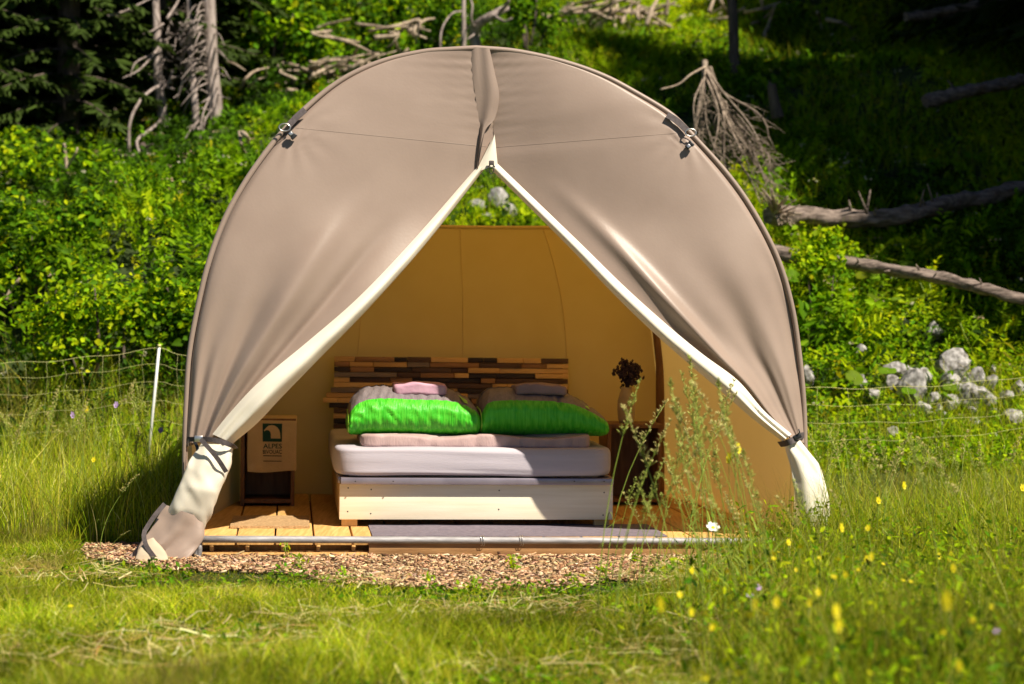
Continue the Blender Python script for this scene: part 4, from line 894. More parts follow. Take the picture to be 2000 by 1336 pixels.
# ------------------------------------------------------------------ conifers
def spruce_data(seed, H, Rr, low=.05, dens=1.0, spray=1.0):
    rg = np.random.default_rng(seed); pos = []; tan = []; ln = []
    limbs = MB(); z = low * H
    while z < H * .99:
        f = z / H; nb = int(rg.integers(5, 8)); a0 = rg.uniform(0, 6.28)
        for b in range(nb):
            a = a0 + b * 2 * math.pi / nb + rg.normal(0, .2); L = Rr * (1 - f) ** .75 * rg.uniform(.7, 1.1) + .12
            pts = []
            for t in np.linspace(0, 1, 7):
                r = L * t; pts.append(np.array((math.cos(a) * r, math.sin(a) * r, z + L * (.10 * t - .42 * t * t + .12 * t ** 4))))
            pts = np.array(pts); limbs.tube(pts[:6], np.linspace(.028 * (1 - f) + .006, .004, 6), 3, cap=False)
            m = int(max(10, L / .034 * dens))
            for t in rg.uniform(.12, 1, m):
                i = min(5, int(t * 6)); g = t * 6 - i; p = pts[i] * (1 - g) + pts[i + 1] * g; dr = pts[i + 1] - pts[i]; dr /= np.linalg.norm(dr)
                sd = np.cross(dr, (0, 0, 1)); side = rg.choice((-1, 1)); ll = (.10 + .085 * L * (1 - t) + .04) * rg.uniform(.6, 1.25) * spray
                dd = dr * rg.uniform(.4, .9) + sd * side * rg.uniform(.3, 1) + np.array((0, 0, rg.normal(-.28, .22))); dd /= np.linalg.norm(dd)
                pos.append(p + dd * ll * .45); tan.append(dd); ln.append(ll)
        z += rg.uniform(.28, .42) * (1 - .35 * f)
    pos = np.array(pos); tan = np.array(tan); ln = np.array(ln); n = len(pos)
    r = rg.standard_normal((n, 3)) * .5 + np.array((0, 0, 1)); b = np.cross(tan, r); b /= np.linalg.norm(b, axis=1)[:, None]; nr = np.cross(b, tan)
    Lh = ln[:, None] / 2; W = Lh * rg.uniform(.2, .36, n)[:, None]
    vs = np.stack([pos - tan * Lh, pos - tan * Lh * .2 + b * W - nr * W * .4, pos + tan * Lh * .5 + b * W * .6 - nr * W * .3, pos + tan * Lh, pos + tan * Lh * .5 - b * W * .6 - nr * W * .3, pos - tan * Lh * .2 - b * W - nr * W * .4], 1).reshape(-1, 3)
    k = np.arange(n)[:, None] * 6; q = np.concatenate([k + np.array([0, 1, 2, 3]), k + np.array([0, 3, 4, 5])])
    tint = np.clip(np.array([(.036, .060, .010)]) * rg.uniform(.55, 1.7, (n, 1)), .004, .3)
    return vs, q, np.repeat(tint, 6, 0), limbs
def make_spruce(seed, H, Rr, label, low=.05, dens=1.0, spray=1.0):
    e = empty('spruce_tree', (0, 0, 0), label, 'tree', 'spruce trees of the forest'); vs, q, tint, limbs = spruce_data(seed, H, Rr, low, dens, spray)
    limbs.tube([(0, 0, -.4), (0, 0, H * .3), (.03, .02, H * .7), (0, 0, H)], [.19, .15, .08, .01], 8)
    limbs.build('trunk', M['bark'], e); soup('crown', vs, quads=q, tint=tint, mat=M['needle'], parent=e)
    return e
spA = make_spruce(3, 12.0, 1.75, 'x', .012, 2.2, 1.35); spB = make_spruce(8, 13.5, 3.0, 'x', .08, 1.4, 2.0)
first = {id(spA): True, id(spB): True}
def place_spruce(src, x, y, s, rz, label, thin=1.0):
    if first[id(src)]: o = src; first[id(src)] = False
    else: o = copy_tree(src)
    o.location = (x, y, float(gz(x, y)) - .1); o.scale = (s * thin, s * thin, s); o.rotation_euler.z = rz; o['label'] = label
for i, (x, y, s, l) in enumerate([(-5.75, 20.1, .8, 'dark spruce at the far left edge of the forest'), (-4.75, 20.7, .85, 'dark low-branched spruce between the left edge and the grey dead trunks'), (-4.25, 22.9, 1.0, 'dark spruce directly behind the branchy dead trunk'),
        (-5.35, 21.7, 1.0, 'dark spruce wedged between the two front spruces at the left'), (-3.95, 21.9, .9, 'dark spruce whose boughs fill the gap between the dead trunks'), (-6.7, 21.6, 1.0, 'dark spruce cut by the left edge of the picture'),
        (-5.7, 23.0, 1.1, 'tall dark spruce in the gap behind the two front spruces'), (-3.3, 24.8, 1.0, 'dark spruce just behind the pale dead trunk'), (-7.0, 23.4, 1.1, 'dark spruce behind the far left spruce'), (-4.7, 25.6, 1.1, 'dark spruce deep in the forest at the upper left'), (-2.1, 26.2, 1.0, 'dark spruce behind the leafy maple'), (-1.0, 27.6, 1.0, 'dark spruce behind the crooked snag above the tent')]):
    place_spruce(spA, x, y, s, i * 1.3, l, .85 if i < 2 else 1.0)
for i, (x, y, s) in enumerate([(a, c_, 1.0 + .12 * math.sin(a * 5)) for a, c_ in ((7.5, 15.1), (9.6, 13.5), (10.3, 15.5), (7.8, 16.9), (8.8, 19.5), (9.6, 18.0), (7.4, 23.0), (6.1, 25.0), (4.7, 27.0), (6.2, 28.0), (10.2, 17.9), (12.0, 13.6), (12.3, 16.4), (9.4, 21.2), (7.9, 23.6), (11.6, 20.0), (13.6, 15.0), (6.9, 26.3), (13.2, 18.6), (9.9, 24.0))]):
    place_spruce(spB, x, y, s, i * 1.7 + .4, 'tall spruce at the forest edge shading the hillside on the right')

# ------------------------------------------------------------------ dead wood
def stick(mb, pts, r0, r1, n=6, jitter=.0, k=None):
    """pts: (px, py, distance); radii in photo pixels"""
    c = catmull(np.array(pts, float), k or max(6, 4 * len(pts))); w = np.array([P(a, b, d) for a, b, d in c]); sc = c[:, 2] / FPX
    if jitter:
        for i in range(len(w)): w[i] += np.array(mnoise.noise_vector(Vector(w[i] * 1.6))) * jitter * 1.6
    mb.tube(w, np.linspace(r0, r1, len(w)) * sc, n); return w
def dead_tree(name, label, trunk, r0, r1, limbs, mt='deadwood', cat='dead tree'):
    b = P(*trunk[0]); e = empty(name, b, label, cat); mb = MB(); stick(mb, trunk, r0, r1, 12, .015, 22); mb.build('trunk', M[mt], e)
    for pts, a, c in limbs:
        m = MB(); stick(m, pts, a * .8, c * .7, 5, .012); m.build('branch', M[mt], e)
    return e
rs = random.Random(31)
Y1 = 20.8
lim = []
for k in range(38):
    y0 = rs.uniform(5, 250); l = rs.uniform(18, 60); x0 = 407 + 14 * y0 / 275 - 8
    lim.append(([(x0, y0, Y1 - .05), (x0 - l * .45, y0 + rs.uniform(-8, 12), Y1 - rs.uniform(.1, .5)), (x0 - l, y0 + rs.uniform(5, 45), Y1 - rs.uniform(0, .8))], 2.3, .8))
for k in range(7):
    y0 = rs.uniform(5, 200); x0 = 415 + 10 * y0 / 275; l = rs.uniform(12, 34)
    lim.append(([(x0, y0, Y1), (x0 + l * .5, y0 + rs.uniform(-6, 8), Y1 - .2), (x0 + l, y0 + rs.uniform(0, 22), Y1 - .3)], 2, .8))
dead_tree('dead_spruce', 'tall pale grey dead spruce trunk with stubby bare branches', [(422, 292, Y1), (418, 200, Y1), (413, 90, Y1), (407, -60, Y1)], 16, 11, lim)
lim = [([(252, 300, 20.2), (254, 240, 20.2), (272, 200, 20.3), (300, 174, 20.6), (316, 168, 20.8)], 4, 4.5), ([(312, 90, 20.8), (275, 135, 20.4), (240, 152, 20.2)], 3.5, 1.5), ([(310, 100, 20.8), (268, 120, 20.4), (255, 150, 20.2)], 3, 1.2),
       ([(335, 160, 20.9), (322, 168, 20.9), (340, 176, 20.7)], 6, 4), ([(314, 235, 20.7), (290, 255, 20.4), (268, 275, 20.2), (272, 300, 20)], 5, 4), ([(345, 200, 20.8), (375, 110, 20.6), (378, 106, 20.6)], 3, 2.4), ([(210, 30, 20.5), (245, 20, 20.7), (325, -15, 21)], 3.5, 2), ([(325, 38, 20.5), (345, 10, 20.7), (356, -14, 20.9)], 4, 2.4)]
for k in range(60):
    x0, y0 = rs.uniform(315, 385), rs.uniform(20, 185); a = rs.uniform(0, 6.28); l = rs.uniform(14, 46)
    lim.append(([(x0, y0, 20.9 + rs.uniform(-.3, .3)), (x0 + l * .5 * math.cos(a), y0 + l * .5 * math.sin(a) + 3, 20.8), (x0 + l * math.cos(a), y0 + l * math.sin(a), 20.6)], rs.uniform(1.4, 3.4), .8))
dead_tree('dead_spruce', 'shorter dead trunk with a tangle of broken branches and an arched limb', [(317, 268, 20.9), (313, 190, 20.9), (308, 110, 20.9), (302, -20, 21)], 11, 7, lim)
dead_tree('dead_spruce', 'thin dead trunk between the two larger grey trunks', [(384, 280, 20.6), (380, 180, 20.7), (374, 90, 20.9), (368, -20, 21)], 8, 4, [([(392, 285, 20.4), (396, 230, 20.4), (410, 190, 20.6)], 3, 2), ([(398, 285, 20.5), (400, 240, 20.5), (420, 205, 20.7)], 2.5, 1.6)])
dead_tree('dead_snag', 'crooked broken grey snag rising right behind the tent top', [(934, 150, 22), (930, 95, 22), (926, 68, 22), (936, 46, 21.9), (962, 30, 21.8), (990, 16, 21.9)], 14, 7, [([(932, 62, 22), (920, 40, 21.8), (922, 10, 21.8), (915, -12, 21.9)], 4, 2.5), ([(960, 30, 21.8), (985, 42, 21.5), (1000, 36, 21.4)], 5, 3), ([(975, 24, 21.8), (992, 5, 21.6), (985, -8, 21.6)], 6, 3), ([(930, 65, 22), (910, 75, 21.6)], 3, 1.5)])
dead_tree('dead_sapling', 'slim bare sapling left of the crooked snag', [(902, 150, 21.6), (903, 60, 21.6), (904, -30, 21.6)], 5.5, 4, [([(858, 110, 21.4), (860, 60, 21.4), (880, 28, 21.5), (902, 22, 21.6)], 3, 2.6), ([(904, 60, 21.6), (930, 40, 21.4)], 2, 1.2)])
dead_tree('dark_trunk', 'slim dark standing trunk on the sunny slope right of the tent top', [(1436, 150, 22.2), (1434, 70, 22.2), (1427, -60, 22.2)], 11, 9, [([(1434, 60, 22.2), (1400, 75, 22), (1380, 72, 22)], 2, 1)], 'bark', 'tree')
for lab, sticks in (('heap of bleached branches left of the tent top', [[(585, 165), (630, 140), (690, 115), (745, 100)], [(600, 170), (612, 148), (650, 138), (700, 128)], [(560, 155), (640, 120), (720, 118)], [(625, 65), (665, 78), (705, 92), (730, 105)], [(640, 150), (690, 110), (700, 90)], [(655, 145), (740, 110), (780, 95)], [(580, 140), (650, 128), (690, 132)], [(770, 60), (778, 95), (790, 110)], [(700, 120), (760, 130), (800, 95)], [(600, 130), (660, 112), (680, 116)], [(690, 140), (740, 122), (770, 118)], [(720, 60), (770, 50), (830, 52)], [(800, 60), (830, 40), (850, 38)]]),
                    ('pale curved branch lying among the greenery near the dead trunk', [[(468, 178), (482, 155), (500, 138), (524, 130)], [(480, 180), (500, 160), (520, 150), (522, 132)], [(430, 120), (455, 125), (480, 140)]]),
                    ('short dark curved root sticking out left of the tent', [[(466, 262), (470, 285), (482, 300), (492, 312)], [(470, 262), (480, 268), (486, 285)]]),
                    ('tangle of dead timber along the top of the slope', [[(1150, 40), (1200, 5), (1250, -10)], [(1160, 60), (1190, 30), (1195, -5)], [(1215, 45), (1230, 10), (1232, -15)], [(1262, 50), (1272, 20), (1290, -10)], [(1300, 30), (1305, 0), (1308, -10)], [(1230, 30), (1290, 10), (1330, 12)], [(1180, 20), (1260, 25), (1320, 5)], [(1385, 25), (1392, 5), (1396, -10)], [(1402, -8), (1412, 10), (1420, 26)], [(1140, 10), (1180, -2), (1240, 5)], [(1078, 30), (1110, 10), (1160, 2)], [(1275, 45), (1310, 48), (1350, 30)]]),
                    ('broken branches lying on the slope right of the dark trunk', [[(1465, 20), (1500, 12), (1525, 5)], [(1470, 45), (1490, 38), (1510, 15)], [(1490, 75), (1503, 40), (1512, 10)], [(1486, -10), (1490, 20)], [(1455, 22), (1480, 18), (1505, 14)]]),
                    ('pale broken timber catching the light at the upper right', [[(1595, 25), (1600, 40), (1606, 58)], [(1614, 38), (1640, 42), (1652, 44)], [(1648, 78), (1665, 76), (1682, 80)], [(1610, 90), (1640, 82)], [(1650, 45), (1664, 56)]])):
    c = np.mean([p for s in sticks for p in s], axis=0); Y0 = G(min(c[0], 1990), max(c[1] + 25, 2))[1] - .75; e = empty('branch_heap' if len(sticks) > 3 else 'fallen_branch', P(c[0], c[1] + 20, Y0), lab, 'dead branches')
    if len(sticks) > 9:
        sticks = sticks + [[(x_ + rs.uniform(-40, 40), y_ + rs.uniform(-22, 18)), (x_ + rs.uniform(-25, 60), y_ + rs.uniform(-25, 25)), (x_ + rs.uniform(20, 80), y_ + rs.uniform(-30, 30))] for s0 in sticks for (x_, y_) in s0[:1] for _ in range(2)]
    for s in sticks:
        m = MB(); r0 = rs.uniform(2.4, 6.0); stick(m, [(a, b, Y0 + rs.uniform(-.35, .35)) for a, b in s], r0, r0 * .45, 6, .018); m.build('branch', M['palewood'], e)
# upturned fan of dead twigs right of the tent and the root plate of the fallen log
e = empty('uprooted_branches', P(1440, 420, 17.6), 'drooping fan of dead bleached twigs beside the right shoulder of the tent', 'dead branches')
for k in range(30):
    f = rs.random() ** .8; x1 = 1330 + 175 * f + rs.uniform(-12, 12); y1 = 285 + 130 * f * rs.uniform(.6, 1.05) + rs.uniform(-30, 30); st = rs.random() ** 1.5 * .7; x1 += rs.uniform(-35, 35); y1 += rs.uniform(-60, 20)
    x0, y0 = 1380 + 10 * rs.random() + st * (x1 - 1380), 128 + 8 * rs.random() + st * (y1 - 128)
    m = MB(); mx = (x0 + x1) / 2 + 14 * (f - .35) + rs.uniform(-24, 24)
    w = stick(m, [(x0, y0, 17.7), (mx, (y0 + y1) / 2 - 10, 17.5 + rs.uniform(-.2, .2)), (x1, y1, 17.4 + rs.uniform(-.3, .3))], rs.uniform(1.2, 3.6), .7, 5, .07)
    for q in range(14):
        i = rs.randrange(len(w) // 4, len(w)); d = np.array([rs.gauss(.05, .09), rs.gauss(0, .05), rs.gauss(-.07, .07)]); m.tube([w[i], w[i] + d * .5 + np.array((0, 0, .01)), w[i] + d], [.004, .003, .0015], 4)
    m.build('twig', M['twig'], e)
m = MB(); stick(m, [(1383, 118, 17.8), (1378, 150, 17.7), (1362, 215, 17.6), (1352, 270, 17.6)], 6, 4, 8, .05); stick(m, [(1390, 130, 17.8), (1405, 175, 17.7), (1425, 230, 17.6)], 7, 3, 8, .05); m.build('main_root', M['twig'], e)
m = MB(); stick(m, [(1290, 175, 17.6), (1325, 165, 17.6), (1350, 145, 17.6), (1378, 130, 17.7)], 2, 2.4, 5); m.build('twig', M['palewood'], e)
def log(label, pts, r0, r1, knots=9, mt='logbark'):
    b = P(*pts[len(pts) // 2]); c = catmull(np.array(pts, float), 70); w = np.array([P(*q) for q in c]); w += np.array([mnoise.noise_vector(Vector(q * 1.3)) for q in w]) * .05; mb = MB(); n = 18
    e = empty('fallen_log', b, label, 'log'); rr = np.linspace(r0, r1, 70) * c[:, 2] / FPX; tgt = np.gradient(w, axis=0); tgt /= np.linalg.norm(tgt, axis=1)[:, None]; rows = []
    for i in range(70):
        a = np.cross(tgt[i], (0, 0, 1)); a /= np.linalg.norm(a); bb = np.cross(a, tgt[i])
        rows.append([w[i] + rr[i] * (1 + .5 * mnoise.noise(Vector((i * .22, math.sin(j * .349) * 1.1, math.cos(j * .349) * 1.1 + r0))) + .22 * mnoise.noise(Vector((i * .6, math.sin(j * .349) * 3, math.cos(j * .349) * 3)))) * (math.cos(2 * math.pi * j / n) * a + math.sin(2 * math.pi * j / n) * bb) for j in range(n)])
    mb.grid(rows, close_v=True); mb.add(rows[0], [tuple(range(n))]); mb.add(rows[-1], [tuple(range(n))]); mb.build('trunk', M[mt], e)
    for k in range(knots):
        i = rs.randrange(4, 66); d = np.array((rs.gauss(0, .3), -rs.uniform(.2, .8), rs.uniform(-.1, 1))); m = MB(); m.tube([w[i], w[i] + d * rr[i] * 1.6, w[i] + d * rr[i] * rs.uniform(2, 4)], [rr[i] * .25, rr[i] * .18, rr[i] * .08], 6); m.build('branch_stub', M[mt], e)
    return e
lg = log('long fallen log in the shade, its splintered pale end behind the tent', [(1500, 420, 17.2), (1600, 424, 17.4), (1700, 424, 17.5), (1800, 412, 17.6), (1900, 388, 17.9), (2040, 362, 18.2)], 18, 14)
for k in range(26):
    a = rs.uniform(-2.4, 1.2); l = rs.uniform(18, 52); m = MB(); stick(m, [(1512, 418, 17.15), (1512 + l * .5 * math.cos(a), 415 + l * .5 * math.sin(a) + rs.uniform(-5, 5), 16.95), (1512 + l * math.cos(a) + rs.uniform(-8, 8), 414 + l * math.sin(a), 16.85)], rs.uniform(2.5, 6), 1.2, 5, .02); m.build('splinter', M['palewood'], lg)
log('lower fallen log sloping down to the right above the white rocks', [(1505, 486, 16.1), (1600, 503, 15.95), (1720, 521, 15.8), (1850, 548, 15.6), (2040, 592, 15.4)], 13, 10)
log('thin fallen log in the deep shade at the top right corner', [(1770, 32, 23), (1880, 14, 23.3), (2030, -6, 23.6)], 9, 7, 2)
log('fallen log in the deep shade at the right edge of the slope', [(1810, 196, 20.6), (1920, 172, 20.8), (2040, 145, 21)], 13, 11, 3)
dead_tree('tree_stump', 'small leaning dark stump in the shade right of the twig fan', [(1520, 232, 19.6), (1512, 196, 19.6), (1506, 164, 19.6)], 13, 9, [([(1506, 166, 19.6), (1501, 158, 19.6)], 5, 2)], 'bark', 'stump')
dead_tree('broken_stump', 'ragged dark root stump at the foot of the branchy dead trunk', [(290, 320, 19.8), (286, 300, 19.8), (278, 280, 19.8)], 13, 6, [([(282, 290, 19.8), (300, 280, 19.6)], 5, 2), ([(290, 310, 19.7), (230, 300, 19.4)], 2.4, 1.5)], 'bark', 'stump')
dead_tree('broken_stick', 'short upright broken stick in the greenery at the left', [(130, 330, 18.8), (128, 300, 18.8), (126, 280, 18.8)], 4, 3, [([(132, 325, 18.8), (148, 300, 18.7), (152, 288, 18.7)], 3.5, 2.5)], 'palewood', 'stick')
dead_tree('tree_stump', 'bleached old stump half hidden in the shrubs at the left edge', [(98, 600, 16.0), (100, 560, 16.0), (104, 528, 16.1)], 15, 10, [([(10, 588, 15.9), (24, 565, 15.9), (40, 545, 15.9)], 6, 4), ([(88, 590, 15.9), (78, 570, 15.9)], 6, 3)], 'palewood', 'stump')

# ------------------------------------------------------------------ shrubs
def shrub(label, px, py, Y, rx, rz, n, ls, wts, name='leafy_shrub', ry=None, cat='shrub', lobes=9, thick=1.0):
    c = P(px, py, Y); base = np.array((c[0], c[1], float(gz(c[0], c[1])))); e = empty(name, base, label, cat); rg = np.random.default_rng(int(px * 7 + py)); ry = ry or rx
    lob = rg.normal(0, .42, (lobes, 3)) * np.array((rx, ry, rz)) + c; rad = rg.uniform(.3, .55, lobes)[:, None] * np.array((rx, ry, rz)); i = rg.integers(0, lobes, n)
    d = rg.standard_normal((n, 3)); d /= np.linalg.norm(d, axis=1)[:, None]; p = lob[i] + d * rad[i] * rg.uniform(.45, 1.05, (n, 1)); p[:, 2] = np.maximum(p[:, 2], gz(p[:, 0], p[:, 1]) + .03)
    v, q = leaf_geo(p, d * .45 + rg.standard_normal((n, 3)) * .5 + np.array((0, -.15, .6)), ls * rg.uniform(.6, 1.35, n), ls * rg.uniform(.4, .95, n), rg, droop=.2)
    soup('crown', v, quads=q, tint=np.repeat(palette(n, GREENS[:4], wts, rg), 6, 0), mat=M['leaf'], parent=e)
    m = MB()
    for l in lob[:7]: m.tube([base, base * .5 + l * .5 + rg.normal(0, .04, 3), l], [.022 * thick, .014 * thick, .006 * thick], 5)
    m.build('stems', M['bark'], e)
shrub('young maple with large leaves between the dead trunk and the branch heap', 535, 45, 22.5, .62, .72, 1700, .105, (1, 5, 5, 3), 'maple_sapling', cat='tree', lobes=14)
shrub('leafy shrub just above the branch heap left of the tent top', 715, 62, 23, .55, .50, 1200, .08, (1, 4, 5, 4), lobes=9)
shrub('feathery green sapling at the top, left of the slim bare sapling', 850, 20, 23, .6, .55, 1100, .08, (1, 4, 5, 3), lobes=8)
shrub('small green fir sapling right of the crooked snag', 1030, 20, 22.8, .30, .55, 900, .07, (0, 2, 5, 3), lobes=6)
shrub('dark leafy shrub at the left edge above the stump', 70, 470, 16.3, .75, .55, 3800, .06, (1, 3, 5, 4), lobes=14)
shrub('dark leafy shrub touching the left side of the tent', 345, 625, 15.5, .36, .5, 1700, .06, (2, 3, 5, 4), lobes=10)
shrub('low bright shrub left of the fence post', 190, 640, 15.1, .75, .42, 3000, .055, (4, 4, 3, 2), lobes=14)
shrub('leafy shrub at the foot of the spruces on the left', 60, 330, 19.4, 1.2, .45, 3000, .07, (2, 4, 4, 3), lobes=14)
shrub('sunny weed clump growing over the lower fallen log', 1592, 505, 15.9, .28, .26, 1300, .05, (4, 4, 2, 0), lobes=12, thick=.3)
# butterbur with broad round leaves
def butterbur(px, py, k, label):
    c = G(px, py); e = empty('butterbur_plant', c, label, 'plant', 'broad-leaved plants by the fallen log')
    for i in range(k):
        a = rs.uniform(0, 6.28); r = rs.uniform(.05, .22); p = c + np.array((r * math.cos(a) * 1.3, r * math.sin(a), rs.uniform(.12, .30))); s = rs.uniform(.04, .075); nr = Vector((rs.gauss(0, .3), rs.gauss(-.45, .3), 1)).normalized(); t = nr.orthogonal().normalized(); b = nr.cross(t)
        ring = []; n = 14
        for rr_, dz in ((.02, -.10), (.55, .06), (1, 0)):
            ring.append([p + np.array(t) * s * rr_ * math.cos(2 * math.pi * j / n) * (1 if j else .45 if rr_ == 1 else 1) + np.array(b) * s * rr_ * math.sin(2 * math.pi * j / n) + np.array(nr) * s * (dz + .08 * math.sin(5 * j) * rr_) for j in range(n)])
        v = np.array(ring).reshape(-1, 3); q = np.array([(a_ * n + j, a_ * n + (j + 1) % n, (a_ + 1) * n + (j + 1) % n, (a_ + 1) * n + j) for a_ in range(2) for j in range(n)])
        tint = palette(1, [(.20, .29, .012), (.12, .22, .012)], (1, 1)); lo = soup('leaf', v, quads=q, tint=np.repeat(tint, len(v), 0), mat=M['leaf'], parent=e, smooth=True)
        m = MB(); m.tube([c, c * .4 + p * .6 + np.array((0, 0, -.02)), p], [.006, .005, .004], 5); m.build('stalk', M['stem'], lo)
for px, py, k, l in ((1575, 570, 6, 'broad round-leaved plant hard against the right side of the tent'), (1665, 590, 6, 'broad round-leaved plant under the lower fallen log'), (1735, 570, 5, 'broad round-leaved plant touching the lower log where it darkens'), (1830, 610, 4, 'single bright round-leaved plant in the half shade'), (1640, 660, 6, 'broad round-leaved plant left of the small white stones'), (1745, 640, 5, 'broad round-leaved plant between the log and the white rocks'), (1580, 690, 5, 'low round-leaved plant beside the tent above the lone rock'), (1900, 690, 6, 'broad round-leaved plant above the white rock pile'), (1830, 810, 4, 'round-leaved plant at the foot of the rock pile'), (1720, 800, 4, 'round-leaved plant left of the rock pile')): butterbur(px, py, k, l)

# ------------------------------------------------------------------ rocks
def rock(px, py, wpx, hpx, label, seed, group):
    """angular block: a sphere cut by random planes, then roughened"""
    c = G(px, py + hpx * .45); s = c[1] / FPX; bm = bmesh.new(); bmesh.ops.create_icosphere(bm, subdivisions=3, radius=1); rg = random.Random(seed * 13)
    pl_ = [(Vector((rg.gauss(0, 1), rg.gauss(0, 1), rg.gauss(0, .8))).normalized(), rg.uniform(.38, .72)) for _ in range(9)]
    for v in bm.verts:
        d = v.co.normalized(); r_ = 1.0
        for n_, h_ in pl_:
            q = d.dot(n_)
            if q > 1e-3: r_ = min(r_, h_ / q)
        r_ += .05 * mnoise.noise(d * 4 + Vector((seed, 0, 0))) + .03 * mnoise.noise(d * 9)
        v.co = d * r_; v.co.x *= wpx * .64 * s; v.co.y *= wpx * .55 * s; v.co.z *= hpx * .80 * s
    me = bpy.data.meshes.new('limestone_rock'); bm.to_mesh(me); bm.free(); me.materials.append(M['rock']); o = bpy.data.objects.new('limestone_rock', me); COL.objects.link(o); o.location = Vector(c + np.array((0, -.06, hpx * .6 * s))); o.rotation_euler = (rg.uniform(-.25, .25), rg.uniform(-.25, .25), 0)
    tag(o, label, 'rock', group)
for i, (a, b, c, d, l) in enumerate(RK): rock(a, b, c, d, l, i + 1, 'pale limestone rocks on the hillside')

for i in range(26):
    a, c_ = rs.gauss(1835, 95), rs.gauss(775, 38); rock(min(1990, max(1610, a)), c_, rs.uniform(11, 20), rs.uniform(8, 15), 'small broken white stone scattered around the rock pile', 60 + i, 'small stones around the rock pile')
# ------------------------------------------------------------------ netting fence
def fence(label, tops, drops, Y, posts, step):
    e = empty('netting_fence', P(tops[0][0], 975, Y) * np.array((1, 1, 0)), label, 'fence')
    tc_ = catmull(tops, 40); ws = []
    for k, dp in enumerate(drops):
        w = np.array([P(a, b + dp + 2.0 * math.sin(i * .6 + k), Y) for i, (a, b) in enumerate(tc_)]); ws.append(w); m = MB(); m.tube(w, .0016 if k == 0 else .0011, 5); m.build('twine', M['wire'], e)
    for i in range(0, 40, step):
        m = MB(); pts = [w[i] + np.array((rs.gauss(0, .012), rs.gauss(0, .01), 0)) for w in ws]; m.tube(pts, .0007, 4); m.build('mesh_strand', M['wire'], e)
    for (x0, y0, x1, y1) in posts:
        a, b = P(x0, y0, Y), P(x1, y1, Y); d = (b - a); b = a + d / abs(d[2]) * (a[2] - float(gz(a[0], a[1]))); m = MB(); m.tube([a, a * .5 + b * .5, b], .0105, 8); po = m.build('fence_post', M['post'], e)
        m = MB(); m.tube([a + np.array((0, 0, .0)), a + np.array((0, 0, .02))], .013, 8); m.build('post_cap', M['wire'], po)
fence('white netting fence with a slanting white post left of the tent', [(-60, 712), (80, 706), (200, 695), (308, 681), (345, 690), (420, 700)], (0, 30, 63, 100, 140), 14.0, [(311, 678, 296, 830)], 3)
fence('thin yellow netting fence in front of the white rocks on the right', [(1480, 760), (1600, 758), (1750, 757), (1900, 747), (2060, 728)], (0, 34, 68, 102), 13.4, [(2075, 720, 2080, 900)], 4)

# ------------------------------------------------------------------ flowering grass stalks in front of the tent
def stalk_data(seed, H):
    rg = random.Random(seed); le = rg.uniform(.10, .34); st = MB(); pts = [np.array((le * H * t * t, .05 * H * math.sin(2 * t), H * (t - .12 * le * t * t))) for t in np.linspace(0, 1, 9)]
    st.tube(pts, np.linspace(.0026, .0011, 9), 5); sd = MB(); pts = np.array(pts)
    for k in range(64):
        t = rg.uniform(.76, 1.0); i = min(7, int(t * 8)); g = t * 8 - i; p = pts[i] * (1 - g) + pts[i + 1] * g; sp = .030 * (1.02 - t) / .26 + .004
        a = rg.uniform(0, 6.28); d = np.array((math.cos(a), math.sin(a), rg.uniform(.4, 1.6))); d /= np.linalg.norm(d); q = p + d * sp * rg.uniform(.4, 1.1); l = rg.uniform(.006, .0115)
        st.tube([p, q], .0005, 3, cap=False)
        s = np.cross(d, (0.3, .2, 1)); s /= np.linalg.norm(s); n_ = np.cross(d, s); sd.add([q - d * l, q + s * l * .35, q + n_ * l * .3, q - s * l * .35, q - n_ * l * .3, q + d * l], [(0, 1, 2), (0, 2, 3), (0, 3, 4), (0, 4, 1), (5, 2, 1), (5, 3, 2), (5, 4, 3), (5, 1, 4)])
    lf = MB()
    for k in range(2):
        z0 = rg.uniform(.1, .4) * H; a = rg.uniform(0, 6.28); r_ = [np.array((math.cos(a) * .2 * t + .0, math.sin(a) * .2 * t, z0 + .16 * t - .14 * t * t)) for t in np.linspace(0, 1, 6)]; nn = np.array((-math.sin(a), math.cos(a), 0)); lf.grid([[p - nn * .003 * (1 - t), p + nn * .003 * (1 - t)] for p, t in zip(r_, np.linspace(0, .95, 6))])
    return st, sd, lf
protos = []
for s in range(6):
    e = empty('grass_stalk', (0, 0, 0), 'tall flowering grass stalk in front of the right half of the doorway', 'grass stalk', 'flowering grass stalks in front of the doorway'); st, sd, lf = stalk_data(s + 2, .86)
    st.build('stem', M['stem'], e); sd.build('seed_head', M['seed'] if s % 3 == 0 else M['seedgreen'], e, smooth=False)['kind'] = 'stuff'; lf.build('leaf_blade', M['stem'], e); protos.append(e)
tips = [(1262, 770), (1300, 735), (1318, 690), (1290, 812), (1338, 800), (1352, 742), (1372, 780), (1395, 735), (1402, 830), (1430, 800), (1345, 860), (1310, 900), (1375, 905), (1440, 872), (1465, 760), (1492, 690), (1520, 740), (1500, 880), (1530, 930), (1470, 920), (1410, 950), (1330, 950), (1560, 960), (1250, 930), (1590, 900), (1640, 880), (1690, 840), (1720, 900), (1780, 850), (1850, 880), (1290, 960), (1360, 840), (1425, 735), (1385, 870), (1900, 900), (1660, 950), (1455, 955), (1275, 860), (1325, 770)]
tips += [(rs.uniform(1250, 1440), rs.uniform(720, 980)) for _ in range(22)]
tips = [t_ for t_ in tips if not (1440 < t_[0] < 1600 and t_[1] < 905)]
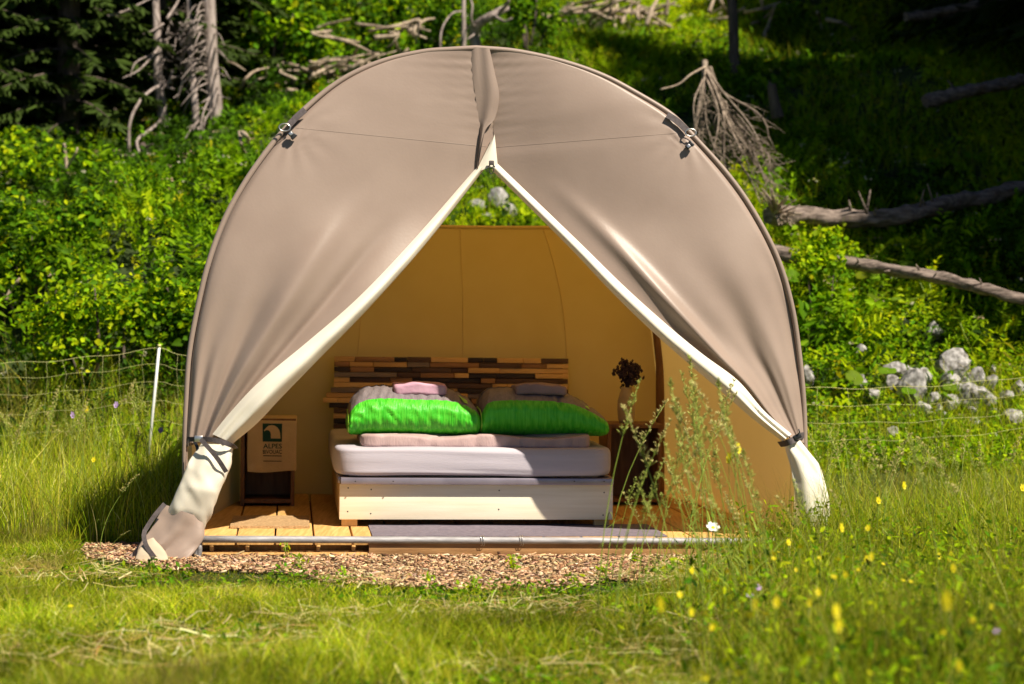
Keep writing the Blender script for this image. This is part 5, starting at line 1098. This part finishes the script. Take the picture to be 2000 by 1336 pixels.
for i, (px, py) in enumerate(tips):
    Y = rs.uniform(7.6, 9.3); p = P(px, py, Y); g0 = float(gz(p[0], p[1])); H = p[2] - g0; src = protos[i % 6]; o = src if i < 6 else copy_tree(src); s = H / .84; o.scale = (s ** .5, s ** .5, s); rz = rs.uniform(2.3, 4.0) if rs.random() < .8 else rs.uniform(-.5, .6)
    tipx = .2 * .86 * s ** .5; o.location = (p[0] - tipx * math.cos(rz), p[1] - tipx * math.sin(rz), g0 - .01); o.rotation_euler.z = rz
# tall pale grass ears in the meadow left of the tent
for i in range(46):
    px, py = rs.uniform(5, 350), rs.uniform(735, 850); Y = rs.uniform(11.6, 13.6); p = P(px, py, Y); g0 = float(gz(p[0], p[1])); H = max(.3, p[2] - g0); src = protos[i % 6]; o = copy_tree(src); s = H / .84; o.scale = (s ** .5, s ** .5, s); o.rotation_euler.z = rs.uniform(0, 6.28); o.location = (p[0], p[1], g0 - .01)
    o['label'] = 'pale flowering grass stalk in the tall meadow left of the tent'; o['group'] = 'flowering grass stalks left of the tent'
for i in range(60):
    px, py = rs.uniform(1600, 1995), rs.uniform(820, 960); Y = rs.uniform(9.6, 12.8); p = P(px, py, Y); g0 = float(gz(p[0], p[1])); H = max(.25, p[2] - g0); o = copy_tree(protos[i % 6]); s = H / .84; o.scale = (s ** .5, s ** .5, s); o.rotation_euler.z = rs.uniform(0, 6.28); o.location = (p[0], p[1], g0 - .01)
    o['label'] = 'thin flowering grass stalk in the sunny meadow right of the tent'; o['group'] = 'flowering grass stalks right of the tent'
# lone bent stalks beside the left flap
for px, py, l in ((560 * .352, 925, 'lone bent grass stalk in the shadow left of the flap'), (215, 1040, 'short reddish grass stalk left of the flap')):
    p = P(px, py, 10.5); g0 = float(gz(p[0], p[1])); o = copy_tree(protos[0]); s = max(.12, p[2] - g0) / .84; o.scale = (s ** .5, s ** .5, s); o.location = (p[0], p[1], g0); o['label'] = l; del o['group']

# ------------------------------------------------------------------ meadow flowers
def flower_proto(kind, tilt=.6):
    e = empty('meadow_flower', (0, 0, 0), 'x', 'flower'); m = MB(); m.tube([(0, 0, 0), (.01, 0, .16), (0, .01, .3)], .0016, 5); m.build('stem', M['stem'], e); b = MB(); n = 6
    for a in range(n):
        t = 2 * math.pi * a / n; d = np.array((math.cos(t), math.sin(t), 0)); s = np.array((-math.sin(t), math.cos(t), 0)); c = np.array((0, .01, .3)); r_ = .015
        rt_ = np.array(Matrix.Rotation(tilt, 3, 'X')); d = rt_ @ d; s = rt_ @ s
        b.add([c, c + d * r_ * .5 + s * r_ * .42 + TZ * .003, c + d * r_ * 1.05 + s * r_ * .25 + TZ * .006, c + d * r_ * 1.05 - s * r_ * .25 + TZ * .006, c + d * r_ * .5 - s * r_ * .42 + TZ * .003], [(0, 1, 2), (0, 2, 3), (0, 3, 4)])
    b.build('blossom', M[kind], e, recalc=False); m = MB(); c = np.array((0, .01, .302)); m.grid([[c + np.array((.005 * r_ * math.cos(t), .005 * r_ * math.sin(t), h)) for t in np.linspace(0, 6.283, 8, endpoint=False)] for r_, h in ((1, 0), (.8, .003), (.1, .0045))], close_v=True); m.build('flower_eye', M['petal'] if kind != 'violet' else M['violet'], e)
    return e
fys = [flower_proto('petal', a) for a in (.2, .7, 1.1, -.5)]; fy = fys[1]; fv = flower_proto('violet'); fw = flower_proto('white'); used = set()
def flower(src, px, py, Y, label, group, s=1.0):
    o = src if src.name not in used else copy_tree(src); used.add(src.name); p = P(px, py, Y); g0 = float(gz(p[0], p[1])); h = max(.04, p[2] - g0) / .303; o.scale = (s, s, h); o.location = (p[0], p[1], g0); o.rotation_euler = (rs.uniform(.05, .35) if h > .5 else .1, rs.uniform(-.15, .15), rs.uniform(-.6, .6)); o['label'] = label
    if group: o['group'] = group
    elif 'group' in o: del o['group']
GY = 'yellow meadow flowers in the right foreground'; LY = 'yellow flower blurred in the tall grass of the right foreground'
pts = [(1330, 1105), (1345, 1118), (1385, 1128), (1418, 1218), (1480, 1195), (1500, 1160), (1510, 1172), (1530, 1178), (1565, 1172), (1585, 1178), (1615, 1165), (1575, 1105), (1590, 1110), (1660, 1075), (1680, 1105), (1672, 1085), (1695, 1080), (1760, 1172), (1840, 1085), (1890, 1165), (1900, 1165), (1350, 1180), (1318, 1165), (1390, 1320), (1400, 1320), (1920, 1310), (1935, 1318), (1900, 1300), (1780, 1295), (1630, 1105), (1480, 1075), (1510, 1072), (1440, 1130), (1460, 1280), (1860, 1100), (1700, 1100), (1605, 1080), (1640, 1120), (1800, 1230), (1560, 1250), (1880, 1130), (1650, 1030), (1540, 1060), (1460, 1180), (1720, 1050), (1750, 1130)]
for f_ in fys[:1] + fys[2:]: f_['group'] = GY; f_['label'] = LY
for px, py in pts:
    for q in range(rs.choice((1, 1, 2))): flower(fys[rs.randrange(4)], px + rs.gauss(0, 13), py + rs.gauss(0, 11), rs.uniform(5.0, 7.0) if py > 1150 else rs.uniform(6.6, 8.8), LY, GY, rs.uniform(.45, .8))
for px, py, Y, l in ((1700, 935, 9.5, 'yellow flower spike standing high right of the tent flap'), (1702, 965, 9.5, 'lower yellow flower right of the tent flap, under the flower spike'), (1408, 874, 8.6, 'left of two yellow flowers in front of the orange tent wall'), (1426, 876, 8.6, 'right of two yellow flowers in front of the orange tent wall'), (140, 1184, 7.9, 'single yellow dandelion on the mown grass at the left'), (205, 895, 11.6, 'yellow flower at the edge of the tent shadow on the left'), (185, 800, 12.8, 'yellow flower in the tall meadow left of the fence post'), (342, 815, 12, 'yellow flower beside the left edge of the tent'), (330, 790, 12.3, 'yellow flower near the foot of the fence post'), (1970, 950, 9.4, 'yellow flower in the tall grass at the right edge')):
    flower(fy, px, py, Y, l, None, .85)
for px, py, Y, l in ((1455, 1138, 7.6, 'upper of two violet flowers in the right foreground'), (1470, 1162, 7.4, 'lower of two violet flowers in the right foreground'), (290, 838, 12, 'violet flower in the meadow near the tent wall'), (180, 798, 12.6, 'violet flower in the meadow at the left'), (235, 790, 12.6, 'violet flower left of the fence post'), (1955, 1230, 6.6, 'violet flower at the far right of the foreground')): flower(fv, px, py, Y, l, None, 1.0)
flower(fw, 1374, 1017, 8.8, 'white flat flower in front of the doorway', None, 1.9)
# weeds at the edge of the chips
for px, py, k in ((1002, 1110, 5), (1240, 1095, 5), (560, 1085, 3), (840, 1150, 4), (670, 1135, 4), (925, 1155, 5), (1180, 1130, 5), (585, 1108, 4), (1120, 1150, 4)):
    c = G(px, py + 12); e = empty('weed_sprout', c, 'small bright weed sprouting at the edge of the wood chips', 'weed', 'weeds at the edge of the chips'); n = 8 * k; hh = RNG.uniform(.01, .10, n)
    v, q = leaf_geo(c + np.stack([RNG.normal(0, .018, n), RNG.normal(0, .018, n), hh], 1), RNG.standard_normal((n, 3)) * .6 + np.array((0, -.2, .8)), RNG.uniform(.018, .04, n), RNG.uniform(.008, .016, n)); soup('foliage', v, quads=q, tint=np.repeat(palette(n, GREENS[:2], (2, 2)), 6, 0), mat=M['leaf'], parent=e)
    m = MB()
    for _ in range(3): m.tube([c, c + np.array((rs.gauss(0, .01), rs.gauss(0, .01), .10))], .0015, 4)
    m.build('stems', M['stem'], e)
